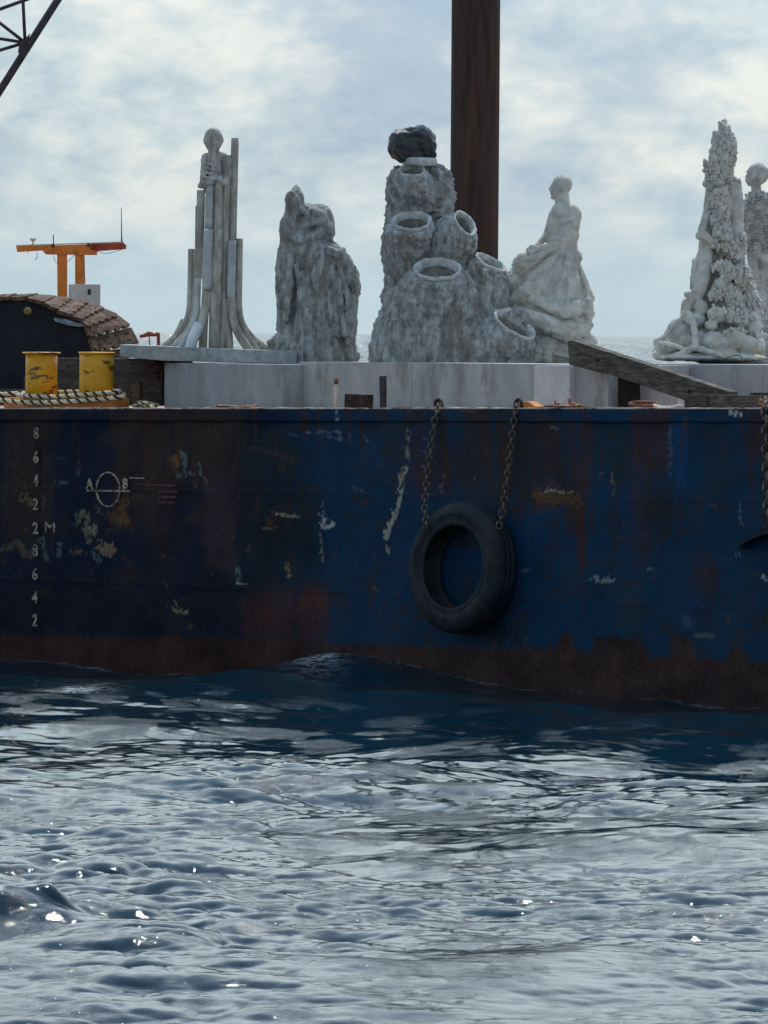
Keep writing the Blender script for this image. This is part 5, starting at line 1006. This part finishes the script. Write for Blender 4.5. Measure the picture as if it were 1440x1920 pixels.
def skirt(V):
    u = V[:, 0] / S4.k + S4.px0; v = S4.pyb - V[:, 2] / S4.k
    th = np.arctan2(v - 448, u - 1064); r = np.hypot(u - 1064, v - 448); one = np.clip((v - 466) / 16, 0, 1)
    up_ = one * np.clip((578 - v) / 14, 0, 1); lo_ = np.clip((v - 568) / 12, 0, 1)
    fan = 1 - 2 * np.abs(perlin(np.stack([th * 5.2 + .12 * fbm(V * 6, 2), r * .006, V[:, 1] * 1.5], 1))) + .5 * (1 - 2 * np.abs(perlin(np.stack([th * 12, r * .01, V[:, 1] * 2 + 4], 1))))
    band = v - 0.28 * (u - 1000) + 9 * perlin(np.stack([u * .022, v * .022, V[:, 1] * 2], 1))
    lay = 1 - 2 * np.abs(perlin(np.stack([u * .010, band * .055, V[:, 1] * 1.2], 1))) + .5 * (1 - 2 * np.abs(perlin(np.stack([u * .02, band * .12, V[:, 1] * 2 + 7], 1))))
    return up_ * (.032 * fan - .012) + lo_ * (.026 * lay - .009) + (one * .005 + .002) * fbm(V * 20, 3)
S4.build('seated_man', STONE_W, 0.0082, 2, skirt)

from mathutils.bvhtree import BVHTree
def crust(S, body, name, m, n, region, rr, seed, sq=(.8, 1.5)):
    """countless small knobs grown on a body's surface: one part"""
    R = random.Random(seed); me = body.data; bvh = BVHTree.FromPolygons([v.co for v in me.vertices], [tuple(p.vertices) for p in me.polygons])
    bm = bmesh.new(); bmesh.ops.create_icosphere(bm, subdivisions=1, radius=1); IV = np.array([v.co for v in bm.verts]); IF = np.array([[v.index for v in f.verts] for f in bm.faces]); bm.free()
    VV, FF = [], []; tries = 0; H = max(v.co.z for v in me.vertices)
    while len(VV) < n and tries < n * 12:
        tries += 1; z = R.uniform(0.02, H); a = R.uniform(0, 2 * math.pi) if R.random() < .35 else R.uniform(-1.7, 1.7)
        o = Vector((math.sin(a) * 1.2, -math.cos(a) * 1.2, z)); cx = region(z, None, True) * S.k
        loc, nrm, _, _ = bvh.ray_cast(o + Vector((cx, 0, 0)), Vector((-math.sin(a), math.cos(a), R.uniform(-.15, .15))))
        if loc is None: continue
        pxx = S.px0 + loc.x / S.k; pyy = S.pyb - loc.z / S.k
        if not region(pxx, pyy, False): continue
        r = R.uniform(*rr) * S.k; q = IV * np.array([r * R.uniform(.8, 1.1), r, r * R.uniform(*sq)]) * (1 + R.uniform(-.15, .15)) + np.array(loc + nrm * r * .35)
        q = q + IV * (np.array([R.uniform(-.25, .25) * r for _ in range(len(IV))])[:, None]); FF.append(IF + len(VV) * len(IV)); VV.append(q)
    o = mesh_np(name, np.concatenate(VV), np.concatenate(FF), m, S.root); o['kind'] = 'stuff'; return o

# 5. coral encrusted figure on a rock pile
S5 = Statue('statue', 1330, 2.55, FD, 'coral encrusted statue rising to a knobbly spire above boulders and roots')
R5 = random.Random(9)
S5.chainC([(1349, 230, 0, 3.0), (1355, 242, 0, 6), (1360, 256, 0, 9), (1366, 275, 0, 9), (1364, 300, 0, 10)]).chainC([(1341, 254, 2, 5), (1342, 275, 2, 9), (1340, 300, 2, 12), (1340, 330, 0, 15), (1342, 360, 0, 18)]).chainC([(1354, 270, 0, 11), (1356, 300, 0, 13), (1352, 330, 0, 15)])
S5.chainC([(1324, 305, 0, 6), (1326, 330, 0, 8), (1333, 358, 0, 9)])
S5.chainC([(1364, 334, -6, 9), (1376, 352, -8, 13), (1380, 385, -8, 13), (1378, 420, -8, 15), (1378, 460, -8, 18)]).E(1350, 400, -14, 34, 70, 20).E(1345, 470, -14, 38, 70, 24).E(1360, 540, -14, 50, 80, 30).E(1372, 600, -10, 56, 80, 40)
S5.chainC([(1342, 350, 4, 14), (1344, 400, 12, 15), (1352, 440, 18, 16)]).chainC([(1330, 372, 6, 7), (1322, 405, 10, 8.5), (1313, 436, 14, 8), (1330, 452, 24, 7), (1344, 462, 28, 6)]).E(1307, 442, 12, 6, 9, 7).E(1322, 465, 8, 12, 20, 12)
S5.chainC([(1324, 470, 20, 11), (1318, 510, 28, 12.5), (1310, 545, 28, 12), (1305, 562, 24, 10)]).chainC([(1302, 490, -6, 6), (1299, 515, -6, 6), (1297, 540, -6, 5)])
S5.E(1362, 462, 14, 20, 16, 16).E(1375, 480, 10, 18, 20, 16).E(1352, 500, 34, 20, 11, 12).E(1366, 512, 34, 20, 14, 14).E(1385, 520, 20, 16, 26, 16).E(1350, 535, 36, 16, 16, 14).E(1338, 552, 40, 14, 12, 12).E(1372, 560, 34, 18, 22, 16).E(1398, 560, 10, 16, 30, 18)
S5.E(1312, 578, 34, 14, 16, 13).E(1302, 600, 38, 20, 14, 14).E(1340, 590, 48, 18, 16, 14).E(1330, 610, 52, 12, 10, 10).E(1385, 595, 34, 16, 22, 16).E(1408, 610, 18, 16, 30, 18).E(1366, 592, 42, 14, 16, 14)
for x, y, w_, rx, ry in [(1276, 625, 34, 20, 19), (1290, 643, 50, 18, 14), (1262, 645, 40, 12, 10), (1258, 652, 34, 20, 12), (1336, 643, 60, 28, 22), (1372, 636, 54, 24, 22), (1398, 650, 44, 24, 22), (1352, 664, 66, 30, 12), (1310, 640, 52, 14, 20), (1420, 655, 30, 14, 22), (1240, 666, 26, 20, 11), (1300, 670, 50, 60, 7), (1380, 670, 50, 56, 8), (1250, 660, 20, 22, 12)]: S5.E(x, y, w_, rx, ry, rx * .8)
S5.E(1282, 640, 4, 44, 34, 30).E(1300, 590, 2, 26, 44, 26).E(1318, 520, 2, 20, 60, 20).E(1255, 660, 6, 32, 18, 26).E(1335, 640, -6, 74, 44, 44).E(1380, 640, -6, 54, 50, 40)
S5.chainC([(1300, 545, 28, 6), (1290, 575, 32, 5.5), (1275, 600, 36, 5), (1263, 606, 38, 7.5), (1245, 630, 44, 4.5), (1229, 642, 50, 7.5), (1235, 668, 54, 4.5)]).chainC([(1229, 642, 52, 4.5), (1260, 648, 72, 4), (1290, 658, 84, 4)]).chainC([(1240, 672, 56, 4), (1270, 664, 78, 4.5), (1300, 650, 86, 6), (1298, 610, 64, 6), (1288, 588, 48, 6)])
S5.chainC([(1298, 652, 88, 6), (1330, 660, 92, 5), (1352, 668, 88, 4)]).E(1287, 553, 26, 7, 7, 7)
b5 = S5.build('coral_figure', STONE_W, 0.0078, 1, lumpy(.006, 20, .003))
def reg5(px, py, axis):
    if axis: return float(np.interp(S5.pyb - px / S5.k, [230, 300, 380, 450, 540, 620], [1353, 1350, 1350, 1350, 1358, 1360]) - S5.px0)
    if py < 345: return True
    if py > 632 or px < 1322 + (py > 560) * 10: return False
    if px > 1364 and py < 440: return False
    if py > 600: return px > 1340 and R5.random() < .4
    return px > 1330 or py < 400
crust(S5, b5, 'coral_knobs', STONE_W, 1700, reg5, (1.5, 5.2), 5, (.6, 2.0))

# 6. standing figure behind
S6 = Statue('statue', 1412, 3.45, FD, 'round headed standing statue with scaly shoulders at the right edge')
S6.E(1418, 326, 0, 20.5, 21, 18).E(1405, 336, 0, 11, 13, 10).E(1396.5, 331, 0, 2.6, 3.6, 2.6, 18).E(1399, 322, 0, 4, 3, 8).E(1397.5, 338, 0, 2.5, 1.5, 4).E(1397.8, 341, 0, 2.5, 1.5, 4).E(1401, 346, 0, 4, 3.5, 5).E(1414, 333, 16, 3, 5, 2.2)
S6.C((1414, 345, 0), 9, (1416, 366, -2), 10).chainC([(1404, 372, 0, 10), (1418, 368, 0, 12), (1434, 374, 0, 12), (1444, 390, 0, 12)]).E(1418, 410, 0, 27, 46, 20).E(1420, 470, 0, 23, 50, 19)
S6.E(1420, 560, 0, 27, 90, 22).E(1424, 640, 0, 30, 80, 26).chainC([(1444, 388, 0, 10), (1450, 430, 2, 9), (1444, 470, 12, 7), (1430, 490, 20, 6)]).chainC([(1404, 470, 14, 8), (1412, 520, 20, 9), (1426, 570, 18, 9)]).chainC([(1398, 384, 0, 9), (1396, 420, 4, 8.5), (1402, 460, 10, 7)])
for x in (1404, 1416, 1428): S6.chainC([(x, 480, 18, 4), (x - 2, 540, 22, 5), (x + 4, 600, 24, 5)])
for i in range(14): S6.E(1430, 600 + i * 6, 18, 26, 2.6, 22)
b6 = S6.build('standing_figure', STONE, 0.0085, 1, lumpy(.003, 18))
def reg6(px, py, axis):
    if axis: return 6.0
    return 362 < py < 470
crust(S6, b6, 'shoulder_scales', STONE, 420, reg6, (2.2, 4.2), 8, (.6, .9))
print('OBJECTS', len(bpy.data.objects))
